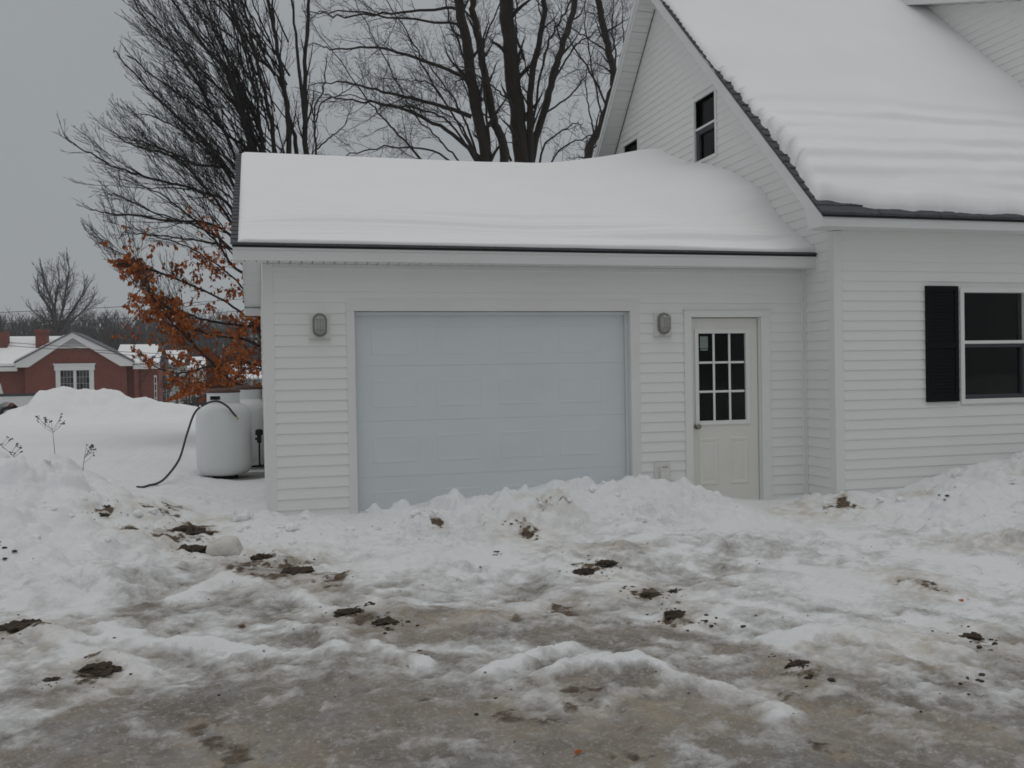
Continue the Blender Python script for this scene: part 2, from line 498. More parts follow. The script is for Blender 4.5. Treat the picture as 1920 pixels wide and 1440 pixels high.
# ------------------------------------------------------------------ measured layout (metres)
D = 9.042            # garage front wall
GX0, GX1 = 0.075, 5.685
HY0, HY1 = 8.492, 16.71
EXP = 0.1016
HAZE = .0005
BEECH = [[0.095,0.03,0.3,[[0.93,-0.59],[0.99,3.7],[1.03,5.95],[1.04,7.33],[1.14,9.05],[1.31,11.19]]],[0.05,0.015,-0.3,[[1.03,6.48],[0.91,7.64],[0.79,9.02],[0.66,10.7]]],[0.085,0.03,-0.2,[[0.59,-0.57],[0.63,3.7],[0.67,5.93],[0.66,6.89],[0.48,8.14],[0.34,8.98],[0.14,10.64]]],[0.06,0.02,0.6,[[0.81,2.63],[0.83,5.94],[0.74,6.57],[0.54,7.83],[0.44,8.99],[0.39,10.46]]],[0.06,0.02,-0.8,[[0.39,2.42],[0.4,5.81],[0.27,6.86],[-0.01,8.11],[-0.2,8.93],[-0.42,10.16]]],[0.07,0.02,0.5,[[0.28,2.21],[0.2,5.81],[0.06,6.64],[-0.32,7.56],[-0.71,8.47],[-1.03,9.48]]],[0.075,0.015,-1.0,[[0.23,2.21],[-0.01,5.8],[-0.19,6.52],[-0.43,7.35],[-0.92,7.84],[-1.44,8.62],[-1.81,9.41]]],[0.06,0.012,1.0,[[0.2,3.06],[-0.08,5.79],[-0.45,6.3],[-1.04,6.9],[-1.71,7.37],[-2.28,7.89],[-2.74,8.41]]],[0.06,0.012,0.2,[[0.15,3.06],[-0.27,4.95],[-0.76,5.97],[-1.34,6.52],[-1.91,7.1],[-2.47,7.73],[-2.86,8.3]]],[0.055,0.01,-1.2,[[0.18,2.42],[-0.33,4.63],[-0.97,5.08],[-1.85,5.26],[-2.52,5.44],[-3.12,5.75],[-3.58,6.15]]],[0.05,0.01,0.8,[[0.15,3.48],[-0.32,5.42],[-1.16,5.75],[-1.83,6.08],[-2.41,6.26],[-3.02,6.46]]],[0.05,0.01,-0.5,[[0.14,2.63],[-0.39,4.42],[-0.97,5.24],[-1.45,5.74],[-2.22,5.91],[-2.97,6.38]]],[0.055,0.01,0.4,[[0.13,2.42],[-0.49,4.31],[-1.77,4.61],[-2.72,4.72],[-3.56,4.93]]],[0.05,0.01,-1.4,[[0.17,1.78],[-0.14,3.34],[-0.47,3.68],[-0.73,4.1],[-1.38,4.71],[-1.95,5.0],[-2.52,5.24]]],[0.04,0.01,-0.6,[[0.23,2.21],[-0.22,2.71],[-0.71,3.05],[-1.29,3.33],[-1.89,3.56],[-2.46,3.68],[-2.89,3.88]]],[0.05,0.01,0.3,[[0.34,2.21],[0.11,2.48],[-0.52,2.55],[-1.03,2.66],[-1.51,2.82],[-1.82,2.99],[-2.21,3.52],[-2.58,4.06]]],[0.04,0.01,-1.1,[[0.28,2.0],[-0.2,2.22],[-0.63,2.29],[-1.13,2.41],[-1.51,2.74],[-1.89,3.2],[-2.15,3.66]]],[0.04,0.01,-1.8,[[0.16,1.1],[-0.62,1.54],[-1.05,2.01],[-1.44,2.46],[-1.88,3.08],[-2.07,3.38]]],[0.04,0.01,1.2,[[0.2,3.06],[-0.39,4.0],[-1.08,4.51],[-1.86,4.8],[-2.62,5.18],[-3.27,5.36]]],[0.05,0.012,-0.9,[[0.21,3.69],[-0.36,5.89],[-0.84,6.8],[-1.32,7.6],[-1.89,8.18],[-2.35,8.85]]],[0.05,0.012,0.9,[[0.31,3.48],[-0.04,6.53],[-0.52,7.76],[-1.0,8.55],[-1.38,9.45]]],[0.04,0.01,1.4,[[0.21,3.9],[-0.47,5.46],[-1.24,6.37],[-2.01,6.84],[-2.67,7.05]]],[0.045,0.012,-1.5,[[0.4,3.06],[0.16,6.33],[-0.1,7.58],[-0.4,8.71],[-0.63,9.73]]],[0.04,0.01,0.7,[[0.24,2.63],[-0.3,3.9],[-0.99,4.2],[-1.68,4.29],[-2.35,4.38],[-2.82,4.49]]],[0.035,0.01,-1.6,[[0.22,1.68],[-0.34,1.79],[-0.94,1.7],[-1.44,1.6],[-1.83,1.71],[-2.19,2.02]]],[0.035,0.01,-0.4,[[0.23,2.0],[-0.11,3.05],[-0.7,3.68],[-1.39,4.09],[-2.06,4.28],[-2.58,4.67]]],[0.03,0.008,-2.0,[[0.22,1.57],[-0.14,1.68],[-0.55,1.37],[-0.95,1.33],[-1.35,1.23]]]]
MAPLE = [[0.18,0.1,0,[[5.8,-1.28],[5.83,4.26],[5.81,7.14],[5.52,8.64],[5.39,9.88],[5.16,11.1],[5.0,12.72],[4.82,14.6]]],[0.13,0.07,0.5,[[6.1,3.44],[6.32,7.16],[6.08,8.16],[5.91,9.4],[5.72,10.66],[5.65,11.69],[5.51,13.87]]],[0.08,0.02,0.8,[[5.46,8.13],[4.5,8.47],[3.41,8.76],[2.54,9.04],[1.76,9.13]]],[0.08,0.015,-1,[[5.73,7.02],[4.74,7.69],[3.74,8.03],[3.01,8.1],[2.14,8.04],[1.49,8.09]]],[0.07,0.015,0.6,[[5.45,9.07],[4.27,9.55],[3.05,9.86],[2.08,9.85],[1.52,10.03]]],[0.06,0.015,-0.6,[[5.33,10.3],[5.05,10.4],[3.78,10.37],[2.23,10.35],[1.52,10.14]]],[0.06,0.02,1,[[5.2,10.9],[4.75,10.96],[3.55,10.87],[2.19,10.85],[1.54,11.06]]],[0.05,0.015,-1.5,[[5.8,6.61],[5.22,7.52],[4.3,8.59],[3.63,9.5],[2.97,10.12]]],[0.05,0.012,-2,[[5.63,5.37],[3.78,7.11],[3.0,7.61],[2.28,8.16],[1.44,8.87]]],[0.045,0.012,1.5,[[5.72,6.2],[4.82,7.12],[3.86,7.46],[2.79,7.41],[1.99,7.2],[1.47,7.35]]],[0.05,0.015,-0.7,[[5.76,8.54],[5.15,9.74],[4.75,10.52],[4.63,11.6]]],[0.05,0.015,1.2,[[5.73,6.61],[5.4,7.97],[5.0,9.04],[4.32,10.09],[3.93,11.0]]],[0.05,0.015,-1.0,[[5.95,7.03],[5.76,8.54],[5.61,9.63],[6.02,10.76],[6.25,12.02]]],[0.045,0.012,0.4,[[5.8,6.61],[4.91,7.95],[4.09,8.31],[3.21,8.4],[2.41,8.62],[1.75,8.58]]],[0.04,0.012,-1.4,[[5.86,6.2],[4.96,6.99],[4.41,7.38],[3.74,7.89],[2.82,9.31],[2.31,10.07]]],[0.04,0.012,0.9,[[6.01,6.62],[5.39,7.56],[4.58,9.02],[3.97,9.25],[3.16,9.4]]]]
MAPLE_B = [[0.24,0.17,0,[[7.03,-1.42],[7.08,4.37],[7.02,7.33],[6.89,8.94],[6.75,10.5],[6.64,11.82],[6.49,14.09],[6.38,16.06]]],[0.1,0.06,-0.5,[[7.26,2.92],[7.25,7.44],[7.29,9.49],[7.52,10.55],[7.6,11.61],[7.69,13.64]]],[0.11,0.08,0.6,[[7.16,5.53],[7.36,7.44],[7.77,8.68],[8.13,9.8],[8.47,10.73],[8.82,11.72],[9.45,13.83]]],[0.05,0.03,-0.4,[[7.34,7.56],[7.41,8.66],[7.74,10.31],[8.09,11.0],[8.44,11.68],[8.82,13.18]]],[0.05,0.02,0.9,[[7.16,10.0],[7.03,10.85],[7.19,11.58],[7.44,13.04]]],[0.05,0.012,-1.5,[[7.18,6.83],[6.76,8.53],[6.32,8.8],[5.88,8.91],[5.16,9.08],[4.44,8.97]]],[0.05,0.012,1.5,[[7.32,6.4],[7.8,7.72],[8.58,8.41],[9.21,8.81],[9.68,8.62]]],[0.04,0.012,-0.8,[[8.06,9.62],[8.54,10.38],[8.93,10.63],[9.33,11.17]]],[0.05,0.012,1.0,[[6.74,7.24],[6.46,8.23],[5.88,8.91],[5.47,10.16],[5.2,11.13]]],[0.04,0.012,-1.2,[[7.32,6.11],[7.95,7.44],[8.72,7.76],[9.35,7.72]]],[0.04,0.01,0.3,[[7.74,8.59],[8.6,9.22],[9.07,9.83],[9.54,10.01]]],[0.04,0.01,-1.0,[[7.11,7.26],[7.36,8.28],[7.83,9.32],[8.0,10.49],[7.95,11.64]]]]
TREE_R = [[0.14,0.09,0,[[8.98,-1.8],[9.36,5.03],[9.84,7.96],[10.34,9.08],[10.75,10.46],[10.53,11.7],[10.29,12.87],[10.13,14.81]]],[0.07,0.04,0.4,[[10.56,9.79],[10.82,10.53],[10.65,11.92],[10.55,12.89],[10.47,14.52]]],[0.06,0.02,-0.4,[[10.29,8.96],[10.49,9.54],[9.88,10.58],[9.26,11.32],[8.91,11.7]]],[0.05,0.02,0.6,[[10.66,10.29],[10.94,11.21],[10.96,12.19],[11.15,13.6]]],[0.04,0.012,-0.8,[[10.11,8.55],[9.94,9.11],[9.7,9.74],[9.57,10.38],[9.81,11.21]]],[0.05,0.015,1,[[10.47,9.38],[11.11,10.97],[11.49,12.32],[11.69,13.65]]],[0.04,0.012,-1.4,[[10.38,9.13],[9.8,10.89],[9.39,11.83],[9.15,12.62]]],[0.04,0.012,1.2,[[10.68,11.27],[10.08,11.88],[9.66,12.5],[9.5,13.45]]]]
SAPLING = [[0.035,0.012,0,[[1.32,-0.87],[1.36,4.95],[1.37,6.59],[1.36,7.55],[1.55,7.98],[1.64,8.59]]],[0.02,0.008,0.3,[[1.39,6.65],[1.71,6.96],[2.01,7.22],[2.2,7.66]]],[0.02,0.008,-0.3,[[1.38,7.25],[1.51,7.68],[1.97,7.89],[2.27,8.09]]],[0.02,0.008,0.4,[[1.38,7.13],[1.3,7.61],[1.13,7.96],[1.08,8.32]]]]
FAR = [[0.5,0.2,0,[[-17.77,2.17],[-17.75,5.1],[-17.84,7.06],[-18.12,8.77],[-18.63,10.23],[-18.91,11.69]]],[0.3,0.12,1,[[-17.84,7.06],[-18.44,8.28],[-19.22,9.5],[-19.47,10.47]]],[0.3,0.1,-1,[[-17.73,6.08],[-17.19,8.04],[-16.84,9.75],[-16.49,11.47],[-16.56,12.45]]],[0.3,0.1,2,[[-17.73,5.84],[-16.75,7.55],[-15.81,9.27],[-15.24,10.5]]],[0.25,0.1,-2,[[-17.74,5.59],[-16.22,7.06],[-15.06,8.04],[-14.36,8.78]]],[0.25,0.1,1,[[-17.88,7.3],[-17.85,9.02],[-17.59,10.48],[-17.69,11.95]]],[0.2,0.1,1,[[-17.77,6.08],[-18.69,7.06],[-19.57,7.55]]]]
RIDGES = [[[-1.27,5.86],[-1.01,5.56],[-0.8,5.36],[-0.6,5.11]],[[-0.89,5.84],[-0.68,5.56],[-0.45,5.48],[-0.22,5.48],[-0.03,5.24]],[[1.1,4.58],[1.26,4.68],[1.44,4.79],[1.6,4.84]],[[1.39,4.46],[1.5,4.54],[1.68,4.55]],[[1.66,4.43],[1.79,4.44],[1.88,4.3],[1.95,4.21],[2.07,3.99],[2.13,3.77],[2.14,3.63]],[[0.6,5.2],[0.67,4.98],[0.81,4.8]],[[2.66,4.63],[2.94,4.66],[3.17,4.51],[3.28,4.29],[3.43,4.11]],[[-0.54,6.47],[-0.26,6.84],[0.23,6.43],[0.41,6.0]],[[0.2,5.68],[0.37,5.5],[0.4,5.11]]]
ICE = [[-1.63,7.45,0.0],[-1.11,6.48,0.15],[-0.62,6.31,0.6],[-0.21,6.62,0.35],[0.03,6.86,0.5],[0.38,6.57,0.4],[0.79,6.97,0.1],[0.3,8.01,0],[1.61,7.07,0.1],[1.04,6.18,0.5],[1.67,5.81,0.55],[2.31,6.06,0.4],[2.21,4.96,0.65],[2.81,5.14,0.3],[3.65,5.59,0.12],[4.7,5.57,0.2],[3.47,4.54,0.22],[2.74,3.98,0.45],[3.22,3.66,0.5],[2.68,3.34,0.75],[2.16,3.51,0.7],[1.88,3.94,0.75],[1.71,4.91,0.6],[1.15,5.09,0.6],[0.59,5.28,0.68],[0.08,5.68,0.55],[-0.27,5.57,0.4],[-0.5,5.05,0.7],[-1.0,5.81,0.35],[-0.96,4.86,0.7],[-1.24,5.29,0.3],[-1.07,4.53,0.6],[-0.61,4.08,0.8],[-0.22,4.4,0.9],[0.21,3.82,0.95],[-0.1,3.76,1.0],[0.66,3.98,0.85],[1.02,3.57,0.75],[1.37,3.35,0.75],[1.92,3.13,0.8],[2.7,2.93,0.8],[-0.68,9.49,0.35],[-0.64,11.39,0.3],[-1.01,8.25,0.1],[2.4,8.32,0],[1.59,9.29,0],[4.19,7.64,0.1],[5.85,7.64,0.05],[-1.93,9.96,0]]
CLODS = [[-1.27,8.75,0.121,1.36],[-1.26,8.38,0.133,1.0],[-0.8,9.22,0.145,0.42],[-0.58,8.19,0.376,0.21],[-0.58,7.73,0.228,0.48],[-0.46,7.66,0.198,0.45],[-0.0,7.32,0.169,0.45],[0.25,7.01,0.245,0.29],[-1.32,5.95,0.234,0.37],[-0.8,5.18,0.192,0.36],[-1.01,5.08,0.063,0.59],[0.51,5.89,0.192,0.28],[0.7,5.6,0.145,0.3],[0.74,5.46,0.092,0.4],[0.83,5.0,0.067,0.38],[2.21,6.38,0.166,0.33],[2.43,6.49,0.17,0.26],[2.34,5.87,0.092,0.32],[2.41,5.67,0.14,0.32],[2.6,5.72,0.109,0.35],[2.41,5.29,0.149,0.28],[2.56,5.09,0.103,0.25],[2.59,4.21,0.142,0.27],[2.53,4.01,0.09,0.3],[3.72,4.34,0.122,0.16],[3.65,4.14,0.093,0.17],[6.18,7.61,0.066,0.64],[2.12,7.34,0.069,0.56],[2.03,7.63,0.1,0.36],[1.75,7.1,0.041,0.6],[3.26,3.75,0.063,0.33],[-1.74,7.19,0.105,0.46],[0.65,6.09,0.055,0.5],[1.02,4.05,0.082,0.22],[-0.54,10.08,0.111,0.31]]
MUD = [[-0.86,8.88,0.197],[-0.32,7.63,0.134],[-1.01,7.95,0.117],[-0.08,7.08,0.138],[0.46,6.71,0.112],[-0.52,8.47,0.158],[-0.61,7.94,0.213],[0.15,7.11,0.181],[-1.25,8.57,0.079],[-1.27,5.9,0.132],[-0.82,5.17,0.115],[0.61,5.75,0.144],[2.28,6.41,0.126],[2.46,5.69,0.143],[2.42,5.27,0.088],[2.55,4.13,0.092],[2.33,3.87,0.065],[2.5,3.53,0.118],[3.73,4.23,0.071],[2.09,7.55,0.133],[-0.76,9.27,0.121],[1.03,4.04,0.068],[1.8,5.55,0.077],[2.86,3.16,0.053],[-0.1,3.92,0.131],[2.49,7.95,0.119],[1.44,7.9,0.047],[5.27,7.79,0.168],[4.24,5.38,0.135],[-0.21,4.1,0.069],[2.17,3.29,0.055],[1.41,3.45,0.058],[1.38,4.11,0.08]]
WIRES = [[[-22.4,6.92],[-20.07,7.09],[-12.45,7.48],[-4.43,7.99],[1.76,8.52],85],[[-22.15,6.01],[-19.85,6.08],[-13.86,6.37],[-6.14,6.8],[1.72,7.38],84],[[-16.38,4.06],[-14.2,3.77],[-11.41,3.53],[-8.78,3.22],[-5.1,2.96],[1.17,2.5],60],[[-16.66,3.89],[-14.44,3.62],[-12.1,3.41],[-8.69,3.09],[-5.19,2.73],[1.18,2.25],61],[[-13.68,6.51],[-9.39,6.01],[-5.21,5.54],[0.25,5.44],[3.23,5.51],78]]
PILE = [(-10.1,0.09),(-9.05,0.25),(-8.75,0.44),(-8.47,0.53),(-8.04,0.65),(-7.8,1.0),(-7.66,1.13),(-7.48,1.13),(-7.14,1.22),(-6.95,1.29),(-6.68,1.23),(-6.49,1.15),(-6.27,1.2),(-6.05,1.14),(-5.81,1.11),(-5.59,1.19),(-5.32,1.14),(-4.89,0.89),(-4.58,0.77),(-4.15,0.82),(-3.91,0.75),(-3.59,0.64),(-3.02,0.55),(-2.25,0.38)]
LEAFXY = [(1.18, 3.5), (4.21, 4.99), (-0.12, 5.81), (1.53, 6.69)]
STONEXY = (-0.26, 7.6)
BLOCKXY = (-0.17, 8.82)


# ------------------------------------------------------------------ ground
CTRL = [(x, y, .0) for x in (-1.5, -.3, 1, 2.3, 3.6, 5, 6.5) for y in (2.5, 3.8, 5.0)] + [
    (.2, 6.2, .0), (1.5, 6.2, .0), (3, 6.2, .01), (4.2, 6.2, .02), (5.6, 6.0, .05), (7, 5.6, .10), (9, 5.5, .2),
    (.6, 7.2, .07), (1.6, 7.3, .07), (2.6, 7.4, .08), (3.6, 7.4, .07), (4.6, 7.5, .05), (5.6, 7.2, .09), (6.5, 7.2, .13), (7.6, 7.0, .25), (9, 7, .4),
    (.05, 9.0, .22), (.34, 9.0, .19), (.8, 9.0, .20), (.98, 9.0, .18), (1.12, 8.95, .14), (.6, 8.3, .17), (1.1, 8.3, .16),
    (1.22, 8.8, .26), (1.49, 8.7, .30), (1.77, 8.6, .30), (2.15, 8.5, .33), (2.46, 8.5, .35), (2.62, 8.5, .40), (2.99, 8.5, .45), (3.42, 8.5, .48), (3.75, 8.5, .50), (3.93, 8.52, .47),
    (1.5, 9.0, .24), (2.1, 9, .24), (2.8, 9.0, .33), (3.5, 9, .36), (3.75, 8.9, .40), (3.98, 8.7, .42), (4.13, 8.7, .34), (4.24, 8.82, .27), (4.34, 8.9, .10), (4.63, 9.0, .08), (5.19, 9.0, .06),
    (1.6, 8.0, .20), (2.5, 7.95, .22), (3.4, 7.95, .26), (4.0, 8.1, .2), (4.7, 8.3, .08),
    (5.26, 8.7, .14), (5.39, 8.6, .15), (5.56, 8.4, .15), (6.06, 8.4, .15), (6.36, 8.3, .19), (6.67, 8.2, .28), (6.84, 8.1, .34), (7.07, 8.0, .39), (7.44, 7.9, .50), (8.2, 7.8, .66), (9.5, 7.8, .8), (11, 8, .8),
    (-2.6, 9.4, .82), (-2.27, 9.4, .80), (-1.96, 9.4, .78), (-1.69, 9.4, .73), (-1.42, 9.4, .54), (-1.12, 9.4, .33), (-.8, 9.5, .25), (-1.2, 9.9, .33), (-1.25, 10.6, .31),
    (-2.6, 8.2, .55), (-2.0, 8.2, .52), (-1.5, 8.2, .42), (-1.05, 8.0, .26), (-.75, 8.2, .24), (-2.4, 7.2, .28), (-1.7, 7.2, .25), (-1.1, 7.2, .18), (-.6, 7.3, .13), (-.2, 7.4, .12), (.2, 7.8, .15),
    (-2.2, 6.4, .10), (-1.2, 6.4, .06), (-.5, 6.4, .04), (-.5, 8.8, .21), (-.15, 9.2, .23), (-.2, 8.4, .17), (-.45, 10.4, .22), (-.1, 10.5, .21), (-.3, 12.0, .18), (-.05, 12.6, .16), (-.55, 12.7, .17), (-.2, 12.9, .13), (-.4, 13.3, .12), (-.1, 13.6, .12), (-.75, 12.85, .22), (-.9, 12.4, .29), (-1.2, 11.0, .32), (-1.1, 13.5, .31),
    (-2.2, 10.6, .62), (-2.4, 11.8, .36), (-3.5, 12.5, .34), (-4, 9.5, .8), (-5, 8, .6), (-5, 6, .3), (-4, 4, .1), (-2, 14.5, .3), (-.4, 14.5, .24), (-4, 16, .32), (-1, 17, .3), (1, 18, .3), (-3, 20, .32), (-7, 20, .36), (3, 18, .3), (8, 12, .3), (2, 12, .2)]


def graded(a, dense, b, lo, hi, s, g=1.18):
    v = list(np.arange(a, b, dense))
    x, st = b, dense
    while x < hi: v.append(x); st = min(st * g, s); x += st
    v.append(hi)
    x, st = a, dense; w = []
    while x > lo: st = min(st * g, s); x -= st; w.append(max(x, lo))
    return np.array(sorted(set(np.round(w, 4)) | set(np.round(v, 4))))


def ground_z(X, Y):
    near = shepard(X, Y, CTRL, 3.2, .10)
    far = .34 + (-.75) * sstep(25, 47, Y) - 2.2 * sstep(62, 95, Y)
    hillside = 11.0 * sstep(120, 235, Y + 25 * fbm(X / 60, Y / 60, 3, 9)) + 6 * sstep(-40, -160, X) * sstep(100, 200, Y)
    far = far + hillside + .10 * fbm(X / 5, Y / 5, 3, 3) * sstep(14, 25, Y)
    w = sstep(16, 24, np.maximum(Y, np.abs(X - 2) + 4))
    z = near * (1 - w) + far * w
    # ploughed lumps on the banks
    bank = np.clip((near - .10) / .25, 0, 1) * (1 - w)
    leftm = sstep(-.3, -1.2, X) * sstep(11.5, 9.5, Y) * sstep(5.5, 7.5, Y)
    lump = np.maximum(0, fbm(X * 3.1, Y * 3.1, 4, 20))
    z += bank * (.05 * fbm(X * 1.7, Y * 1.7, 4, 12) + .055 * lump ** 1.2) + leftm * (.10 * fbm(X * 1.3 + 3, Y * 1.3, 4, 30) + .05 * np.abs(fbm(X * 2.6, Y * 2.6, 4, 33)))
    z += np.clip(bank, 0, .7) * (.030 * np.maximum(0, fbm(X * 6.5, Y * 6.5, 4, 24)) + .018 * fbm(X * 13, Y * 13, 3, 28))
    z += bank * .035 * (1 - np.abs(fbm(X * 5, Y * 5, 3, 40))) * fbm(X * .9, Y * .9, 2, 44)
    return z


gx = graded(-2.6, .0155, 7.9, -260, 260, 12)
gy = np.concatenate([np.arange(1.0, 2.7, .12), np.arange(2.7, 6.2, .013), np.arange(6.2, 9.6, .018), graded(9.6, .03, 13.5, 9.6, 330, 10)[1:]])
gy = np.unique(np.round(np.concatenate([[-60, -25, -10, -3], gy]), 4))
GXX, GYY = np.meshgrid(gx, gy)
GZ = ground_z(GXX, GYY)
# curved wheel tracks round (0.3, 3.6): polar noise stretched along the arc
dxr, dyr = GXX - .3, GYY - 3.4
rho = np.hypot(dxr, dyr * .85); phi = np.arctan2(dyr, dxr)
near_w = sstep(9.2, 7.2, GYY) * sstep(-6, -3, GXX) * sstep(12, 9, GXX)
rut = fbm(rho * 4.2, phi * 1.6, 4, 50)
rut2 = fbm(rho * 9.0 + 4, phi * 3.2, 4, 55)
icev = shepard(GXX, GYY, [tuple(p) for p in ICE], 2.6, .02)
icev = np.where(GYY > 10.5, 0, icev * 1.12) * near_w
ridge = np.zeros_like(GXX)
wob = .075 * fbm(GXX * 4, GYY * 4, 5, 60, .65)
for i, line in enumerate(RIDGES):
    d = seg_dist(GXX + wob, GYY + wob * .7, line)
    ridge = np.maximum(ridge, np.exp(-(d / (.085 if i == 4 else .07)) ** 2) * (1.0 if i == 4 else .6) * np.clip(.25 + 1.1 * vnoise(GXX * 2.6, GYY * 2.6, 61), 0, 1.1))
amt = sstep(.03, .45, icev)
ice_attr = icev + (.26 * rut + .22 * rut2 + .34 * fbm(GXX * 2.6, GYY * 2.6, 5, 66, .6) + .55 * fbm(GXX * 7.5, GYY * 8.5, 5, 68, .62)) * amt
ice_attr = np.clip(ice_attr, 0, 1.2) * (icev > .02) - 1.0 * np.clip(ridge, 0, 1) * near_w
ice_attr = np.clip(ice_attr, -.3, 1.2)
hollow = sstep(.2, .9, ice_attr)
GZ += near_w * (.020 * rut + .018 * rut2 + .020 * fbm(GXX * 5, GYY * 5, 5, 70, .6) + .012 * np.abs(fbm(GXX * 11, GYY * 11, 4, 72))) + .055 * ridge * near_w - .018 * hollow * near_w
rc = np.random.default_rng(500)
def stamp(x, y, r_, hgt, k):
    i0, i1 = np.searchsorted(gx, (x - r_ * 1.5, x + r_ * 1.5)); j0, j1 = np.searchsorted(gy, (y - r_ * 1.5, y + r_ * 1.5))
    if i1 <= i0 or j1 <= j0: return
    xs = GXX[j0:j1, i0:i1] - x; ys = GYY[j0:j1, i0:i1] - y
    a = k * 2.4; c_, s_ = cos(a), sin(a)
    u = (xs * c_ + ys * s_) / r_; v = (-xs * s_ + ys * c_) / (r_ * (.55 + .4 * ((k * 7) % 5) / 5))
    d = np.hypot(u, v) + .35 * fbm(GXX[j0:j1, i0:i1] * (.55 / r_), GYY[j0:j1, i0:i1] * (.55 / r_), 3, k % 40)
    prof = np.clip(1 - d ** 2, 0, 1) ** .5
    w_ = GZ[j0:j1, i0:i1]
    w_ += hgt * prof * (1 + .3 * u)
def scatter(n, bx, rr, hh):
    for k in range(n):
        x, y = rc.uniform(bx[0], bx[1]), rc.uniform(bx[2], bx[3])
        r_ = rr[0] + (rr[1] - rr[0]) * rc.random() ** 2.5
        stamp(x, y, r_, r_ * rc.uniform(*hh), k)
scatter(420, (1.15, 4.25, 7.6, 8.75), (.025, .16), (.16, .42))
scatter(130, (.0, 1.2, 7.6, 8.95), (.02, .11), (.16, .4))
scatter(420, (-2.6, -.7, 6.6, 9.7), (.03, .26), (.08, .26))
scatter(120, (-.9, .3, 7.2, 10.5), (.025, .12), (.16, .4))
scatter(380, (5.2, 8.3, 6.2, 8.45), (.03, .21), (.12, .34))
scatter(160, (1.0, 6.0, 6.3, 7.8), (.02, .12), (.15, .4))
scatter(240, (-1.5, 6.5, 3.2, 6.4), (.02, .10), (.10, .28))
lumpn = np.maximum(0, fbm(GXX * 7, GYY * 7, 3, 74) - .15)
GZ += near_w * .05 * lumpn * sstep(5.0, 6.5, GYY)
# clumps near the camera: crusted ice
GZ += near_w * sstep(6.2, 4.8, GYY) * (.016 * np.abs(fbm(GXX * 15, GYY * 17, 4, 78)) + .006 * fbm(GXX * 32, GYY * 36, 2, 79))
mudv = np.zeros_like(GXX); mhalo = np.zeros_like(GXX)
for x, y, r in MUD:
    d = np.hypot((GXX - x) / (r * 1.4), (GYY - y) / (r * 1.5 + .07)) + .75 * fbm(GXX * 5, GYY * 5, 5, 80, .65)
    mudv = np.maximum(mudv, (1 - sstep(.1, 1.15, d)) * (1.15 if y > 4.6 else .55)); mhalo = np.maximum(mhalo, 1 - sstep(.3, 2.4, d))
mudv += .55 * np.maximum(0, fbm(GXX * 3.3, GYY * 3.3, 5, 84) - .20) / .4 * sstep(.25, .6, icev) * near_w
TANS = [(6.9, 6.5, .8, .5), (5.6, 6.2, .7, .35), (4.9, 8.0, .5, .5), (5.9, 5.0, .7, .4), (2.6, 6.9, .5, .3), (6.2, 8.0, .4, .25), (7.4, 7.5, .35, .4), (3.3, 4.3, .9, .5), (1.6, 3.9, .9, .4), (-.7, 7.9, .5, .5), (-.4, 8.8, .4, .4), (2.4, 8.15, .3, .12), (5.2, 8.3, .5, .2), (4.4, 4.0, 1.2, .4), (1.2, 5.6, .7, .3)]
mudv *= .45 + 1.0 * sstep(-.15, .35, fbm(GXX * 9, GYY * 9, 5, 82, .65) + .35 * fbm(GXX * 30, GYY * 30, 2, 83))
tanv = np.zeros_like(GXX)
for x, y, rx, ry in TANS:
    d = np.hypot((GXX - x) / rx, (GYY - y) / ry) + .4 * fbm(GXX * 3, GYY * 3, 3, 88)
    tanv = np.maximum(tanv, .75 * (1 - sstep(.2, 1.2, d)))
tanv = np.clip(np.maximum(tanv, .7 * mhalo) + .35 * np.maximum(0, fbm(GXX * 1.4, GYY * 1.4, 4, 90)) * sstep(8.7, 7.8, GYY) * near_w, 0, .9)
nyy, nxx = GXX.shape
idx = np.arange(nyy * nxx).reshape(nyy, nxx)
Q = np.stack([idx[:-1, :-1], idx[:-1, 1:], idx[1:, 1:], idx[1:, :-1]], -1).reshape(-1, 4)
me = big_mesh('snowy_ground', np.stack([GXX.ravel(), GYY.ravel(), GZ.ravel()], 1), Q, M_GROUND)
for nm, v in (('ice', ice_attr), ('mud', mudv), ('tan', tanv)):
    at = me.attributes.new(nm, 'FLOAT', 'POINT'); at.data.foreach_set('value', np.ascontiguousarray(v.ravel(), dtype=np.float32))
ground = link('snowy_ground', me)
tag(ground, kind='structure')


def gz(x, y):
    """height of the built ground sheet"""
    i = int(np.clip(np.searchsorted(gx, x), 1, nxx - 1)); j = int(np.clip(np.searchsorted(gy, y), 1, nyy - 1))
    return float(GZ[j, i])


# ------------------------------------------------------------------ siding
_plank_cache = {}


def plank_mesh(axis, L, kind='v'):
    """front wall: axis 0 (runs along x, faces -y); gable wall: axis 1 (runs along y, faces -x)"""
    key = (axis, round(L, 3))
    if key in _plank_cache: return _plank_cache[key]
    me = plank_poly(axis, 0, L, 0, L)
    _plank_cache[key] = me
    return me


def plank_poly(axis, b0, b1, t0, t1, h=EXP):
    prof = [(0.0, 0.0, 0), (0.012, -.0015, 0), (0.0165, .002, 0), (0.0165, .008, 0), (0.0055, h + .006, 1), (0.0, h + .006, 1)]
    V = []
    for end in (0, 1):
        for n_, z, top in prof:
            f = min(1, max(0, z / h))
            u = (b0 + (t0 - b0) * f) if end == 0 else (b1 + (t1 - b1) * f)
            V.append((u, -n_, z) if axis == 0 else (-n_, u, z))
    k = len(prof)
    Fc = [tuple(range(k)), tuple(range(2 * k - 1, k - 1, -1))] + [(i, k + i, k + (i + 1) % k, (i + 1) % k) for i in range(k)]
    mb = MB(); mb.add(V, Fc)
    return mb.mesh('siding_plank', M_SIDING)


